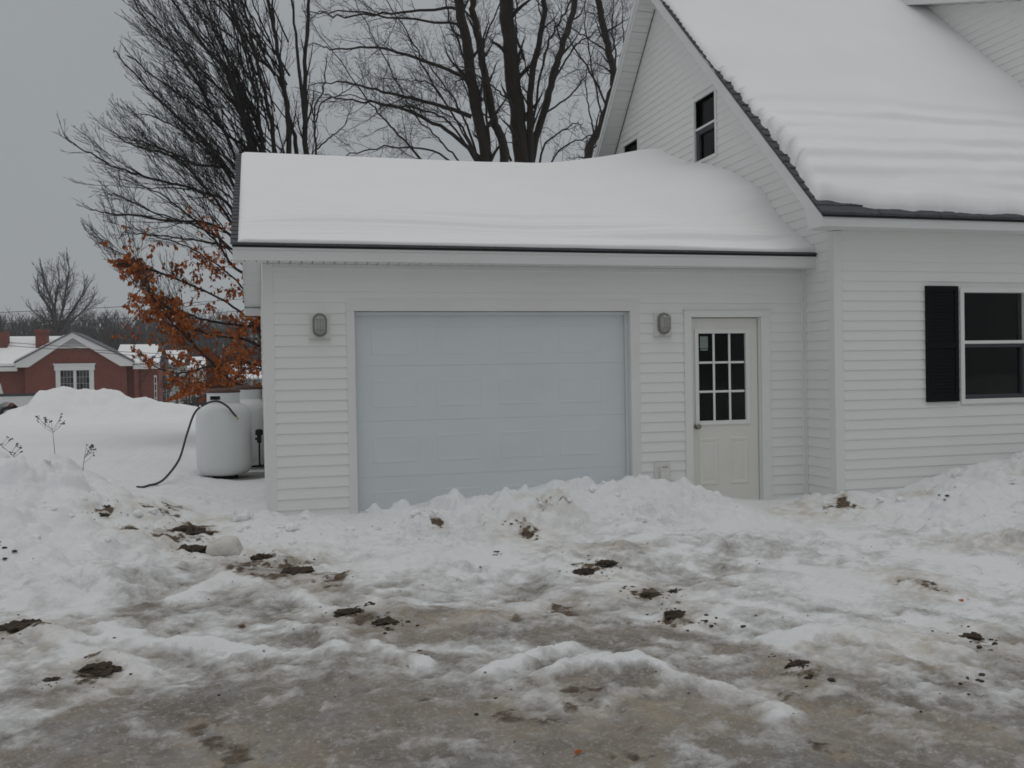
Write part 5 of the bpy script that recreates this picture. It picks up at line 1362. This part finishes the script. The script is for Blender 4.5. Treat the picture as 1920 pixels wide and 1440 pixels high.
# ------------------------------------------------------------------ brick building, 70 m off
bb = thing('brick_building', 'single storey red brick building with snowy roofs and white trimmed gable', 'building', (-12, 70, -.6))
BY = 70.0
b = MB(); b.prism([(-15.1, -1.0), (-8.75, -1.0), (-8.75, 2.75), (-12.05, 4.50), (-15.1, 2.75)], 1, BY, BY + 8); b.box((-8.749, BY + .6, -1.0), (-6.72, BY + 3.4, 2.5)); b.box((-24, BY + .6, -1.0), (-15.101, BY + 8, 2.45)); b.box((-8.30, BY + .25, -1), (-8.0, BY + .59, 2.5))
b.obj('wall', M_BRICK, bb)
tr = MB()
for sx, xe in ((-1, -15.62), (1, -8.32)):
    xp = -12.07
    tr.prism([(xe, 2.42), (xe + (-sx) * .0, 2.72), (xp, 4.72), (xp, 4.38), (xe - sx * .78, 2.42)], 1, BY - .28, BY - .05)
tr.obj('rake_trim', M_WHITE, bb)
rf = MB()
for sx, xe in ((-1, -15.70), (1, -8.24)):
    rf.prism([(xe, 2.70), (-12.07, 4.73), (-12.07, 4.82), (xe, 2.79)], 1, BY - .34, BY + 4)
rf.prism([(BY + .2, 2.52), (BY + 4.0, 3.98), (BY + 7.8, 2.52), (BY + 4.0, 3.90)], 0, -9.5, -6.60)
rf.prism([(BY + .2, 2.45), (BY + 4.5, 4.60), (BY + 8.5, 2.52), (BY + 4.5, 4.5)], 0, -24.2, -13.0)
rf.obj('roof', M_GREYROOF, bb)
sn = MB()
sn.prism([(BY + .22, 2.56), (BY + 3.86, 3.98), (BY + 3.86, 4.04), (BY + .22, 2.66)], 0, -9.6, -6.95)
sn.prism([(BY + .22, 2.56), (BY + 2.2, 3.34), (BY + 2.2, 3.40), (BY + .22, 2.66)], 0, -6.949, -6.62)
sn.prism([(BY + .3, 2.52), (BY + 4.4, 4.60), (BY + 4.4, 4.70), (BY + .3, 2.70)], 0, -24.2, -13.3)
sn.prism([(-15.69, 2.80), (-12.6, 4.52), (-12.6, 4.60), (-15.69, 2.92)], 1, BY - .1, BY + 4)
sn.obj('roof_snow', M_SNOW, bb)
fs = MB(); fs.box((-8.32, BY + .12, 2.20), (-6.58, BY + .22, 2.50)); fs.box((-24.2, BY + .12, 2.18), (-15.6, BY + .22, 2.45)); fs.box((-8.1, BY + .22, 2.48), (-6.6, BY + .59, 2.52)); fs.obj('fascia', M_WHITE, bb)
vt = MB(); vt.prism([(-13.35, 3.78), (-10.8, 3.78), (-12.07, 4.44)], 1, BY - .06, BY - .03); vt = vt.obj('gable_vent', M_GREYROOF, bb)
for i in range(6):
    zz = 3.80 + i * .1; hw = 1.24 * (1 - (zz + .06 - 3.78) / .68)
    mb = MB(); mb.prism([(BY - .12, zz), (BY - .062, zz + .055), (BY - .062, zz + .075), (BY - .12, zz + .02)], 0, -12.07 - hw, -12.07 + hw); mb.obj('vent_slat', M_WHITE, vt)
mb = MB(); mb.box((-13.45, BY - .14, 3.68), (-10.7, BY - .061, 3.78)); mb.obj('vent_sill', M_WHITE, vt)
wx0, wx1 = -13.15, -10.86
fr = MB(); fr.box((wx0 - .05, BY - .10, -.6), (wx0 + .24, BY - .001, 2.18)); fr.box((wx1 - .24, BY - .10, -.6), (wx1 + .05, BY - .001, 2.18)); fr.box((wx0 - .12, BY - .16, 2.1805), (wx1 + .12, BY - .001, 2.55)); fr.box((wx0 - .18, BY - .2, 2.5505), (wx1 + .18, BY - .001, 2.64)); fr.box(((wx0 + wx1) / 2 - .09, BY - .10, -.6), ((wx0 + wx1) / 2 + .09, BY - .001, 2.18))
win = fr.obj('window', M_WHITE, bb)
for a, c in ((wx0 + .2405, (wx0 + wx1) / 2 - .0905), ((wx0 + wx1) / 2 + .0905, wx1 - .2405)):
    for i in range(4):
        for j in range(6):
            pw, ph = (c - a) / 4, 2.6 / 6
            mb = MB(); mb.box((a + i * pw + .018, BY - .04, -.45 + j * ph + .018), (a + (i + 1) * pw - .018, BY - .02, -.45 + (j + 1) * ph - .018)); mb.obj('pane', M_TRUCKTRIM if (i + j * 3) % 5 else M_DARK, win)
    mb = MB(); mb.box((a, BY - .018, -.45), (c, BY - .002, 2.15)); mb.obj('muntin_grid', M_GREENWALL, win)
mb = MB(); mb.box((-7.02, BY + .54, -.4), (-6.84, BY + .598, 1.75)); nw = mb.obj('narrow_window', M_WHITE, bb)
for i in range(4):
    mb = MB(); mb.box((-6.98, BY + .52, -.3 + i * .5), (-6.88, BY + .539, .12 + i * .5)); mb.obj('pane', M_TRUCKTRIM, nw)
ch = MB(); ch.box((-14.95, BY + 2.6, 3.0), (-14.22, BY + 3.4, 4.85)); ch.box((-15.02, BY + 2.53, 4.8505), (-14.15, BY + 3.47, 5.10)); ch.obj('chimney', M_BRICK, bb)
ch = MB(); ch.box((-17.6, BY + 2.6, 3.0), (-16.75, BY + 3.4, 4.95)); ch.obj('chimney', M_BRICK, bb)
mb = MB(); mb.tube([(-7.95, BY + 1.7, 3.0), (-7.95, BY + 1.7, 3.48)], .05, 8); mb.obj('vent_pipe', M_DARK, bb)
mb = MB(); mb.prism([(BY + 1.0, 2.95), (BY + 1.3, 3.08), (BY + 1.3, 3.14), (BY + 1.0, 3.02)], 0, -7.2, -6.95); mb.obj('roof_vent', M_GREYROOF, bb)

# ------------------------------------------------------------------ ploughed snow pile in front of it
def pile():
    xs = np.linspace(-15, -1.2, 240); ys_ = np.linspace(33.5, 43, 90)
    X, Y = np.meshgrid(xs, ys_)
    px_, pz_ = [p[0] for p in PILE], [p[1] for p in PILE]
    crest = np.interp(X + .25 * fbm(X * .8, Y * .8, 3, 148), px_, pz_)
    base = np.array([[gz(x, y) for x in xs] for y in ys_])
    prof = np.exp(-((Y - 38.0) / np.where(Y < 38, 1.7, 1.3)) ** 2)
    h = np.maximum(0, (crest - base)) * prof
    h *= 1 + .38 * fbm(X * 1.2, Y * 1.2, 4, 150) * (1 - prof ** 6)
    h += .05 * fbm(X * 3, Y * 3, 4, 155) * np.clip(h * 3, 0, 1)
    e = np.minimum(np.minimum(X + 15, -1.2 - X), np.minimum(Y - 33.5, 43 - Y))
    h = h + .07 * np.maximum(0, fbm(X * 2.2, Y * 2.2, 4, 158)) * np.clip(h * 4, 0, 1)
    Z = base + h * sstep(0, .8, e) - .06 * (1 - sstep(0, .4, e)) + .0 
    o = link('snow_pile', closed_sheet('snow_pile', X, Y, Z, Z, M_SNOWCHUNK)); tag(o, 'ploughed snow pile heaped in front of the brick building', 'snow pile', kind='stuff')
pile()

# ------------------------------------------------------------------ pickup truck, tail towards us on the right
tk = thing('pickup_truck', 'white pickup truck parked behind the snow pile, cut by the photo edge', 'pickup truck', (-13.0, 50, -.4))
def tb(): return MB()
gzt = -.42
TX = -10.12            # tail
def ext(poly, y0, y1, name, m_, bev=.0, parent=tk): mb = MB(); mb.prism(poly, 1, y0, y1); return mb.obj(name, m_, parent, bevel=bev)
ya, yb = 49.1, 50.9
arch = [(TX - 1.25 + .52 * cos(a), gzt + .42 + .54 * sin(a)) for a in np.linspace(0, pi, 11)]
side = [(TX - .05, gzt + .42)] + [(p[0], max(p[1], gzt + .42)) for p in arch] + [(TX - 3.9, gzt + .42), (TX - 3.9, gzt + 1.22), (TX - .02, gzt + 1.26), (TX, gzt + .9)]
body = ext(side, ya, yb, 'body', M_TRUCK, .02)
ext([(TX - 3.95, gzt + .45), (TX - 5.2, gzt + .45), (TX - 5.7, gzt + .6), (TX - 5.75, gzt + .98), (TX - 4.5, gzt + 1.18), (TX - 3.95, gzt + 1.2)], ya, yb, 'bonnet', M_TRUCK, .03)
cabp = [(TX - 1.78, gzt + 1.2), (TX - 3.75, gzt + 1.2), (TX - 3.25, gzt + 1.80), (TX - 1.92, gzt + 1.83)]
ext(cabp, ya + .1, yb - .1, 'cab', M_TRUCK, .03)
ext([(TX - 1.95, gzt + 1.25), (TX - 2.65, gzt + 1.25), (TX - 2.65, gzt + 1.72), (TX - 2.02, gzt + 1.74)], ya + .085, ya + .099, 'side_window', M_GLASS); ext([(TX - 2.75, gzt + 1.25), (TX - 3.6, gzt + 1.25), (TX - 3.25, gzt + 1.72), (TX - 2.75, gzt + 1.72)], ya + .085, ya + .099, 'side_window', M_GLASS)
ext([(TX - 1.94, gzt + 1.24), (TX - 3.62, gzt + 1.24), (TX - 3.27, gzt + 1.735), (TX - 2.01, gzt + 1.75)], ya + .0905, ya + .0985, 'window_backing', M_DARK)  # black sheet spanning both side windows inside the glass
mb = MB(); mb.box((TX - 1.77, ya - .015, gzt + 1.215), (TX + .01, ya + .09, gzt + 1.35)); mb.box((TX - 1.77, yb - .09, gzt + 1.262), (TX + .01, yb + .01, gzt + 1.31)); mb.box((TX - .08, ya + .091, gzt + 1.262), (TX + .01, yb - .091, gzt + 1.305)); mb.obj('bed_rail', M_TRUCKTRIM, tk)
mb = MB(); mb.box((TX + .002, ya + .05, gzt + .45), (TX + .12, yb - .05, gzt + .62)); mb.obj('rear_bumper', M_HUB, tk, bevel=.02)
mb = MB(); mb.box((TX - .06, ya - .008, gzt + .90), (TX + .012, ya + .1, gzt + 1.12)); mb.obj('tail_light', M_RUST, tk)
for wx in (TX - 1.25, TX - 4.75):
    for yy in (ya + .12, yb - .12):
        mb = MB(); mb.lathe([(.0, -.11), (.24, -.11), (.36, -.10), (.38, -.05), (.38, .05), (.36, .10), (.24, .11), (0, .11)], n=28); q = mb.mesh('wheel', M_TYRE, smooth=False); q.transform(Matrix.Rotation(radians(90), 4, 'X')); wo = link('wheel', q, tk, (wx, yy, gzt + .38))
        mb = MB(); mb.lathe([(0, -.12), (.2, -.12), (.22, -.105), (.22, .105), (.2, .12), (0, .12)], n=20); q = mb.mesh('rim', M_HUB); q.transform(Matrix.Rotation(radians(90), 4, 'X')); link('rim', q, wo, (0, 0, 0), world_built=False)

# ------------------------------------------------------------------ far houses, railing, post, bush
def far_house(x0, x1, y, zb, zw, zr, label, wm, name='far_house', gable=False, wins=()):
    h = thing(name, label, 'house', ((x0 + x1) / 2, y, zb))
    b = MB(); b.box((x0, y, zb), (x1, y + 7, zw))
    if gable: b.prism([(x0, zw), (x1, zw), ((x0 + x1) / 2, zr)], 1, y + .02, y + 6.98)
    b.obj('wall', wm, h)
    r_ = MB(); s_ = MB()
    if gable:
        xm = (x0 + x1) / 2
        for xe in (x0 - .3, x1 + .3):
            r_.prism([(xe, zw - .15), (xm, zr + .02), (xm, zr + .12), (xe, zw - .05)], 1, y - .3, y + 7.3)
            s_.prism([(xe, zw - .04), (xm, zr + .13), (xm, zr + .33), (xe, zw + .16)], 1, y - .25, y + 7.25)
    else:
        r_.prism([(y - .3, zw), (y + 3.5, zr), (y + 7.3, zw), (y + 3.5, zr - .12)], 0, x0 - .3, x1 + .3)
        s_.prism([(y - .28, zw + .05), (y + 3.5, zr + .04), (y + 3.5, zr + .2), (y - .28, zw + .22)], 0, x0 - .28, x1 + .28)
    r_.obj('roof', M_GREYROOF, h); s_.obj('roof_snow', M_SNOW, h)
    for wx, wz, ww, wh in wins:
        f = MB(); f.box((wx - .08, y - .05, wz - .08), (wx + ww + .08, y - .001, wz + wh + .08)); fo = f.obj('window', M_WHITE, h)
        g_ = MB(); g_.box((wx, y - .06, wz), (wx + ww, y - .0505, wz + wh)); g_.obj('pane', M_TRUCKTRIM, fo)
    return h
far_house(-8.15, -6.75, 92, -.6, 2.75, 4.0, 'pale green sided house behind the brick building, half screened by twigs', M_GREENWALL, wins=((-7.9, 1.5, .35, .6), (-7.3, 1.5, .35, .6)))
far_house(-7.2, -5.4, 101, -.4, 2.3, 3.55, 'small white roofed house between the green house and the orange leaves', M_WHITE, wins=((-6.9, .9, .5, .7),))
far_house(-2.8, 3.2, 105, -2.2, 1.2, 2.95, 'low white house with thick snow on its roof, left of the garage corner', M_WHITE, wins=((-2.2, -.6, .8, 1.0), (-.6, -.6, .8, 1.0)))
fe = thing('porch_railing', 'low white porch railing with dark posts beyond the brick building', 'railing', (-5.6, 76, -.5))
mb = MB(); mb.box((-6.45, 76, .42), (-4.9, 76.06, .50)); mb.box((-6.45, 76, -.35), (-4.9, 76.06, -.28)); mb.obj('rail', M_WHITE, fe)
for i in range(8):
    mb = MB(); x = -6.4 + i * .2; mb.box((x, 76.01, -.279), (x + .045, 76.05, .4195)); mb.obj('baluster', M_WHITE, fe)
for x in (-6.0, -5.35):
    mb = MB(); mb.box((x, 75.93, -.5), (x + .12, 75.995, .55)); mb.obj('post', M_TRUCKTRIM, fe)
mb = MB(); mb.tube([(-4.4, 66, -.7), (-4.38, 66, 1.9)], .055, 8); tag(mb.obj('wooden_post', M_BARK), 'thin dark post standing in the snow below the orange leaves', 'post')
T = Tree(91); T.rmin = .008; T.cfg = {1: (.12, .4, radians(40), .1, .15)}; T.ref = {1: .7}
for k in range(16):
    a = T.r.uniform(0, 2 * pi); P, R = T.limb([(-3.6, 58, -.5), (-3.6 + .4 * cos(a), 58 + .4 * sin(a), .0), (-3.6 + 1.1 * cos(a), 58 + 1.0 * sin(a), .55 + T.r.uniform(-.2, .3))], .025, .01, .05); T.grow(P, R, .15, .7, radians(40), 1, .2, .2, .15)
tree_obj('bush', 'leafless grey bush low in the snow under the orange leaves', 'bush', (-3.6, 58, -.5), T, M_BUSH, M_BUSH, (4, 3, 3))
# thin shrub trunks right of the brick building
T = Tree(93); T.rmin = .012; T.cfg = {1: (.4, 1.1, radians(30), .2, .1)}; T.ref = {1: 1.6}
for dx in (-.9, -.2, .5, 1.1): 
    P, R = T.limb([(-7.2, 80, -1.2), (-7.0 + dx * .4, 80, 1.0), (-6.6 + dx * 1.3, 80.3, 3.4)], .06, .02, .1); T.grow(P, R, .35, 1.4, radians(32), 1, .2, .2, .1)
tree_obj('bare_shrub', 'slanting bare shrub beside the right wing of the brick building', 'shrub', (-7.2, 80, -1.2), T, M_FARTWIG, M_FARTWIG, (4, 3, 3))

# ------------------------------------------------------------------ overhead lines
wl = ['upper of the two dark lines crossing the far woods behind the round crowned tree', 'lower of the two dark lines crossing the far woods above the brick building', 'upper of the two lines drooping in front of the brick gable', 'lower of the two lines drooping in front of the brick gable', 'pale line slanting down from the round crowned tree into the orange leaves']
for i, wv in enumerate(WIRES):
    Y = wv[-1]; pts = [(p[0], Y, p[1]) for p in wv[:-1]]
    mb = MB(); mb.tube(smooth_path(pts, 6), .022 if i < 2 else .016, 5)
    tag(mb.obj('power_line', M_WIRE if i < 4 else M_GREYROOF), wl[i], 'power line', 'overhead power lines')

# ------------------------------------------------------------------ dry weeds on the left mound
def weed(x, y, H, seed, label, lean):
    r = np.random.default_rng(seed); z0 = gz(x, y) - .03
    t_ = thing('dry_weed', label, 'weed', (x, y, z0), 'dry weeds on the snow mound')
    st = MB(); hd = MB()
    main = smooth_path([(0, 0, 0), (lean * .25, 0, H * .35), (lean * .6, .01, H * .7), (lean, .01, H)], 5)
    st.tube(main, [.0032 - .0020 * k / (len(main) - 1) for k in range(len(main))], 5)
    def head(p):
        for k in range(5):
            q = np.array(p) + r.normal(0, .007, 3)
            bm = bmesh.new(); bmesh.ops.create_icosphere(bm, subdivisions=1, radius=r.uniform(.004, .008)); hd.add([np.array(v.co) * (1, 1, .8) + q for v in bm.verts], [tuple(v.index for v in f.verts) for f in bm.faces]); bm.free()
    head(main[-1])
    for k in range(7):
        i = int(len(main) * r.uniform(.35, .85)); p = np.array(main[i]); a = r.choice([-1, 1]) * r.uniform(.5, 1.0); l = H * r.uniform(.22, .48)
        q1 = p + np.array((sin(a) * l * .5, r.normal(0, .02), cos(a) * l * .45)); q2 = p + np.array((sin(a) * l, r.normal(0, .03), cos(a) * l * 1.05))
        st.tube([p, q1, q2], [.0015, .0013, .001], 4); head(q2)
        if r.random() < .6: q3 = q1 + np.array((sin(a) * l * .1 + .02, .0, l * .35)); st.tube([q1, q3], .0012, 4); head(q3)
    st.obj('stalk', M_WEED, t_, world_built=False); tag(hd.obj('seed_heads', M_WEEDHEAD, t_, world_built=False), kind='stuff')
weed(-1.835, 9.62, .36, 1, 'tallest dry weed on the snow mound with a spread of dark seed heads', -.03)
weed(-1.60, 9.6, .26, 2, 'smaller dry weed at the right end of the row on the mound', .04)
weed(-2.12, 9.65, .24, 3, 'dry weed leaning left at the photo edge of the mound', -.22)

# ------------------------------------------------------------------ frozen mud clods, leaves and crumbs
def clod_mesh(w, h, seed, n=9):
    """one ragged flat lump, broken up by ridged noise"""
    r = np.random.default_rng(seed); o3 = Vector(r.uniform(0, 80, 3))
    bm = bmesh.new(); bmesh.ops.create_icosphere(bm, subdivisions=4, radius=1.0)
    a = r.uniform(-.35, .35)
    for v in bm.verts:
        d = v.co.normalized()
        q = Vector((d.x, d.y, d.z * .6))
        k = 1 + .50 * mnoise.noise(q * 1.3 + o3) + .42 * mnoise.noise(q * 3.1 + o3) + .26 * (abs(mnoise.noise(q * 6.5 + o3)) - .25) + .16 * mnoise.noise(q * 13 + o3)
        k = max(.25, k)
        x, y, z = d.x * w * .46 * k, d.y * w * .36 * k, d.z * w * .115 * k * (1 + .8 * mnoise.noise(Vector((d.x * 4, d.y * 4, 3.0)) + o3))
        v.co = (x * cos(a) - y * sin(a), x * sin(a) + y * cos(a), z - .004)
    mb = MB(); mb.add([tuple(v.co) for v in bm.verts], [tuple(v.index for v in f.verts) for f in bm.faces]); bm.free()
    return mb.mesh('mud_clod', M_CLOD, smooth=False)
CL_LABEL = {0: 'upper mud clod on the right shoulder of the left mound', 1: 'lower mud clod on the right shoulder of the left mound', 3: 'long dark mud slab in the path left of the garage', 4: 'rounded mud clod below the long slab on the path', 5: 'brown mud clod beside the rounded one on the path', 6: 'grey topped mud clod below the garage corner',
            7: 'wide jagged mud clod row in front of the garage corner', 8: 'big mud clod at the left edge of the driveway', 9: 'crumbly mud clod behind the small round lump on the driveway', 10: 'small round black mud lump on the lower left ice', 11: 'flat mud streak left of the driveway middle', 12: 'mud clod just right of the flat streak on the ice',
            15: 'jagged black mud clod in the snow below the right half of the garage door', 16: 'thin mud clod beside the jagged black one', 18: 'left mud clod of the row below the entry door', 19: 'right mud clod of the row below the entry door', 20: 'flat dark mud clod below the row of clods', 22: 'widest brown mud lump on the right half of the driveway', 24: 'thin dark mud streak near the right photo edge'}
for i, (x, y, w_, asp) in enumerate(CLODS):
    if i in CL_LABEL:
        o = link('mud_clod', clod_mesh(w_, asp, 200 + i, 5 if w_ < .2 else 9), None, (x, y, gz(x, y) + .005))
        o.rotation_euler = (0, 0, 0)
        tag(o, CL_LABEL[i], 'mud clod', 'frozen mud clods on the driveway')
mb = MB(); r = np.random.default_rng(300)
def crumb(x, y, s_):
    bm = bmesh.new(); bmesh.ops.create_icosphere(bm, subdivisions=1, radius=s_); o3 = Vector(r.uniform(0, 50, 3)); z0 = gz(x, y)
    mb.add([(x + v.co.x * (1 + .5 * mnoise.noise(v.co * 60 + o3)) * 1.3, y + v.co.y * 1.1, z0 + v.co.z * .6 * (1 + .5 * mnoise.noise(v.co * 70 + o3))) for v in bm.verts], [tuple(v.index for v in f.verts) for f in bm.faces]); bm.free()
for i, (x, y, w_, asp) in enumerate(CLODS):
    for k in range(16 if i in CL_LABEL else 7):
        crumb(x + r.normal(0, w_ * .55), y + r.normal(0, w_ * .8), r.uniform(.003, .008) if i in CL_LABEL else r.uniform(.006, .016))
for k in range(240):
    x, y = r.uniform(-1.6, 6.5), r.uniform(3.4, 8.3)
    crumb(x, y, r.uniform(.002, .006))
tag(mb.obj('mud_crumbs', M_CLOD), 'scattered mud crumbs on the driveway ice', 'debris', kind='stuff')
mb = MB()
for k in range(260):
    c = r.integers(0, 4)
    if c == 0: x, y = r.uniform(-2.4, -.8), r.uniform(7.2, 9.3)
    elif c == 1: x, y = r.uniform(-.3, 1.2), r.uniform(7.8, 8.9)
    elif c == 2: x, y = r.uniform(1.2, 4.2), r.uniform(7.5, 8.5)
    else: x, y = r.uniform(5.2, 8), r.uniform(6.8, 8.2)
    s_ = .010 + .045 * r.random() ** 4
    bm = bmesh.new(); bmesh.ops.create_icosphere(bm, subdivisions=2, radius=s_); o3 = Vector(r.uniform(0, 50, 3)); z0 = gz(x, y)
    mb.add([(x + v.co.x * (1 + .6 * mnoise.noise(v.co / s_ * 1.6 + o3)), y + v.co.y * (1 + .5 * mnoise.noise(v.co / s_ * 1.9 + o3)), z0 + v.co.z * .8 * (1 + .6 * mnoise.noise(v.co / s_ * 1.7 + o3))) for v in bm.verts], [tuple(v.index for v in f.verts) for f in bm.faces]); bm.free()
tag(mb.obj('snow_chunks', M_SNOWCHUNK), 'small broken snow chunks along the banks', 'snow', kind='stuff')

def fallen_leaf(x, y, sz, col, label, rot):
    z0 = gz(x, y) + .006; c_, s_ = cos(rot), sin(rot); V = []
    for u, v, h in ((-.5, 0, .004), (-.2, .28, .012), (.2, .30, .010), (.5, 0, .008), (.2, -.30, .014), (-.2, -.28, .008), (0, 0, 0)):
        V.append((x + (u * c_ - v * s_) * sz, y + (u * s_ + v * c_) * sz, z0 + h))
    mb = MB(); mb.add(V, [(6, i, (i + 1) % 6) for i in range(6)])
    tag(mb.obj('fallen_leaf', col), label, 'leaf', 'dead leaves on the snow')
M_DIRTYSNOW = mat('dirty_snow', (.60, .57, .53), .8, .12, 9, .6, 50, dirt=(.16, .12, .08), dirt_amt=.8, dirt_scale=5)
M_REDLEAF = mat('dark_red_leaf', (.14, .02, .022), .6, .3, 30)
M_BROWNLEAF = mat('brown_leaf', (.13, .06, .035), .7, .3, 30)
for (x, y), sz, col, lb, ro in zip(LEAFXY, (.045, .05, .06, .035), (M_LEAF, M_LEAF, M_BROWNLEAF, M_REDLEAF), ('small orange leaf on the ice at the bottom edge of the photo', 'orange leaf on stained snow at the far right', 'brown leaf on the snow patch on the left of the driveway', 'tiny dark red leaf on the snow below the garage door'), (.4, 1.2, 2.2, .9)): fallen_leaf(x, y, sz, col, lb, ro)
x, y = STONEXY
bm = bmesh.new(); bmesh.ops.create_icosphere(bm, subdivisions=3, radius=1.0); o3 = Vector((3, 9, 4)); mb = MB()
mb.add([(x + v.co.x * .13 * (1 + .35 * mnoise.noise(v.co * 1.4 + o3)), y + v.co.y * .10 * (1 + .3 * mnoise.noise(v.co * 1.7 + o3)), gz(x, y) + .03 + v.co.z * .10 * (1 + .35 * mnoise.noise(v.co * 1.5 + o3))) for v in bm.verts], [tuple(v.index for v in f.verts) for f in bm.faces]); bm.free()
tag(mb.obj('snow_block', M_DIRTYSNOW, smooth=True), 'dirty rounded snow block beside the mud clods on the path', 'snow block', 'loose snow blocks')
x, y = BLOCKXY
bm = bmesh.new(); bmesh.ops.create_icosphere(bm, subdivisions=3, radius=1.0); o3 = Vector((13, 2, 7)); mb = MB()
mb.add([(x + v.co.x * .085 * (1 + .5 * mnoise.noise(v.co * 1.4 + o3)), y + v.co.y * .07 * (1 + .4 * mnoise.noise(v.co * 1.7 + o3)), gz(x, y) + .03 + v.co.z * .085 * (1 + .5 * mnoise.noise(v.co * 1.5 + o3))) for v in bm.verts], [tuple(v.index for v in f.verts) for f in bm.faces]); bm.free()
tag(mb.obj('snow_block', M_SNOWCHUNK), 'white broken snow block just left of the garage corner', 'snow block', 'loose snow blocks')

# ------------------------------------------------------------------ damp grey air
hzb = MB(); hzb.box((-275, -70, -5.0), (275, 345, 34.0))
hme = hzb.mesh('haze', None)
hm = bpy.data.materials.new('damp_air'); hm.use_nodes = True
hn = hm.node_tree; hn.nodes.clear()
ho = hn.nodes.new('ShaderNodeOutputMaterial'); hv = hn.nodes.new('ShaderNodeVolumePrincipled')
hv.inputs['Color'].default_value = (.93, .95, .97, 1); hv.inputs['Density'].default_value = HAZE
hn.links.new(hv.outputs[0], ho.inputs['Volume'])
hme.materials.append(hm)
tag(link('haze', hme), 'thin grey winter haze in the air', None, kind='stuff')
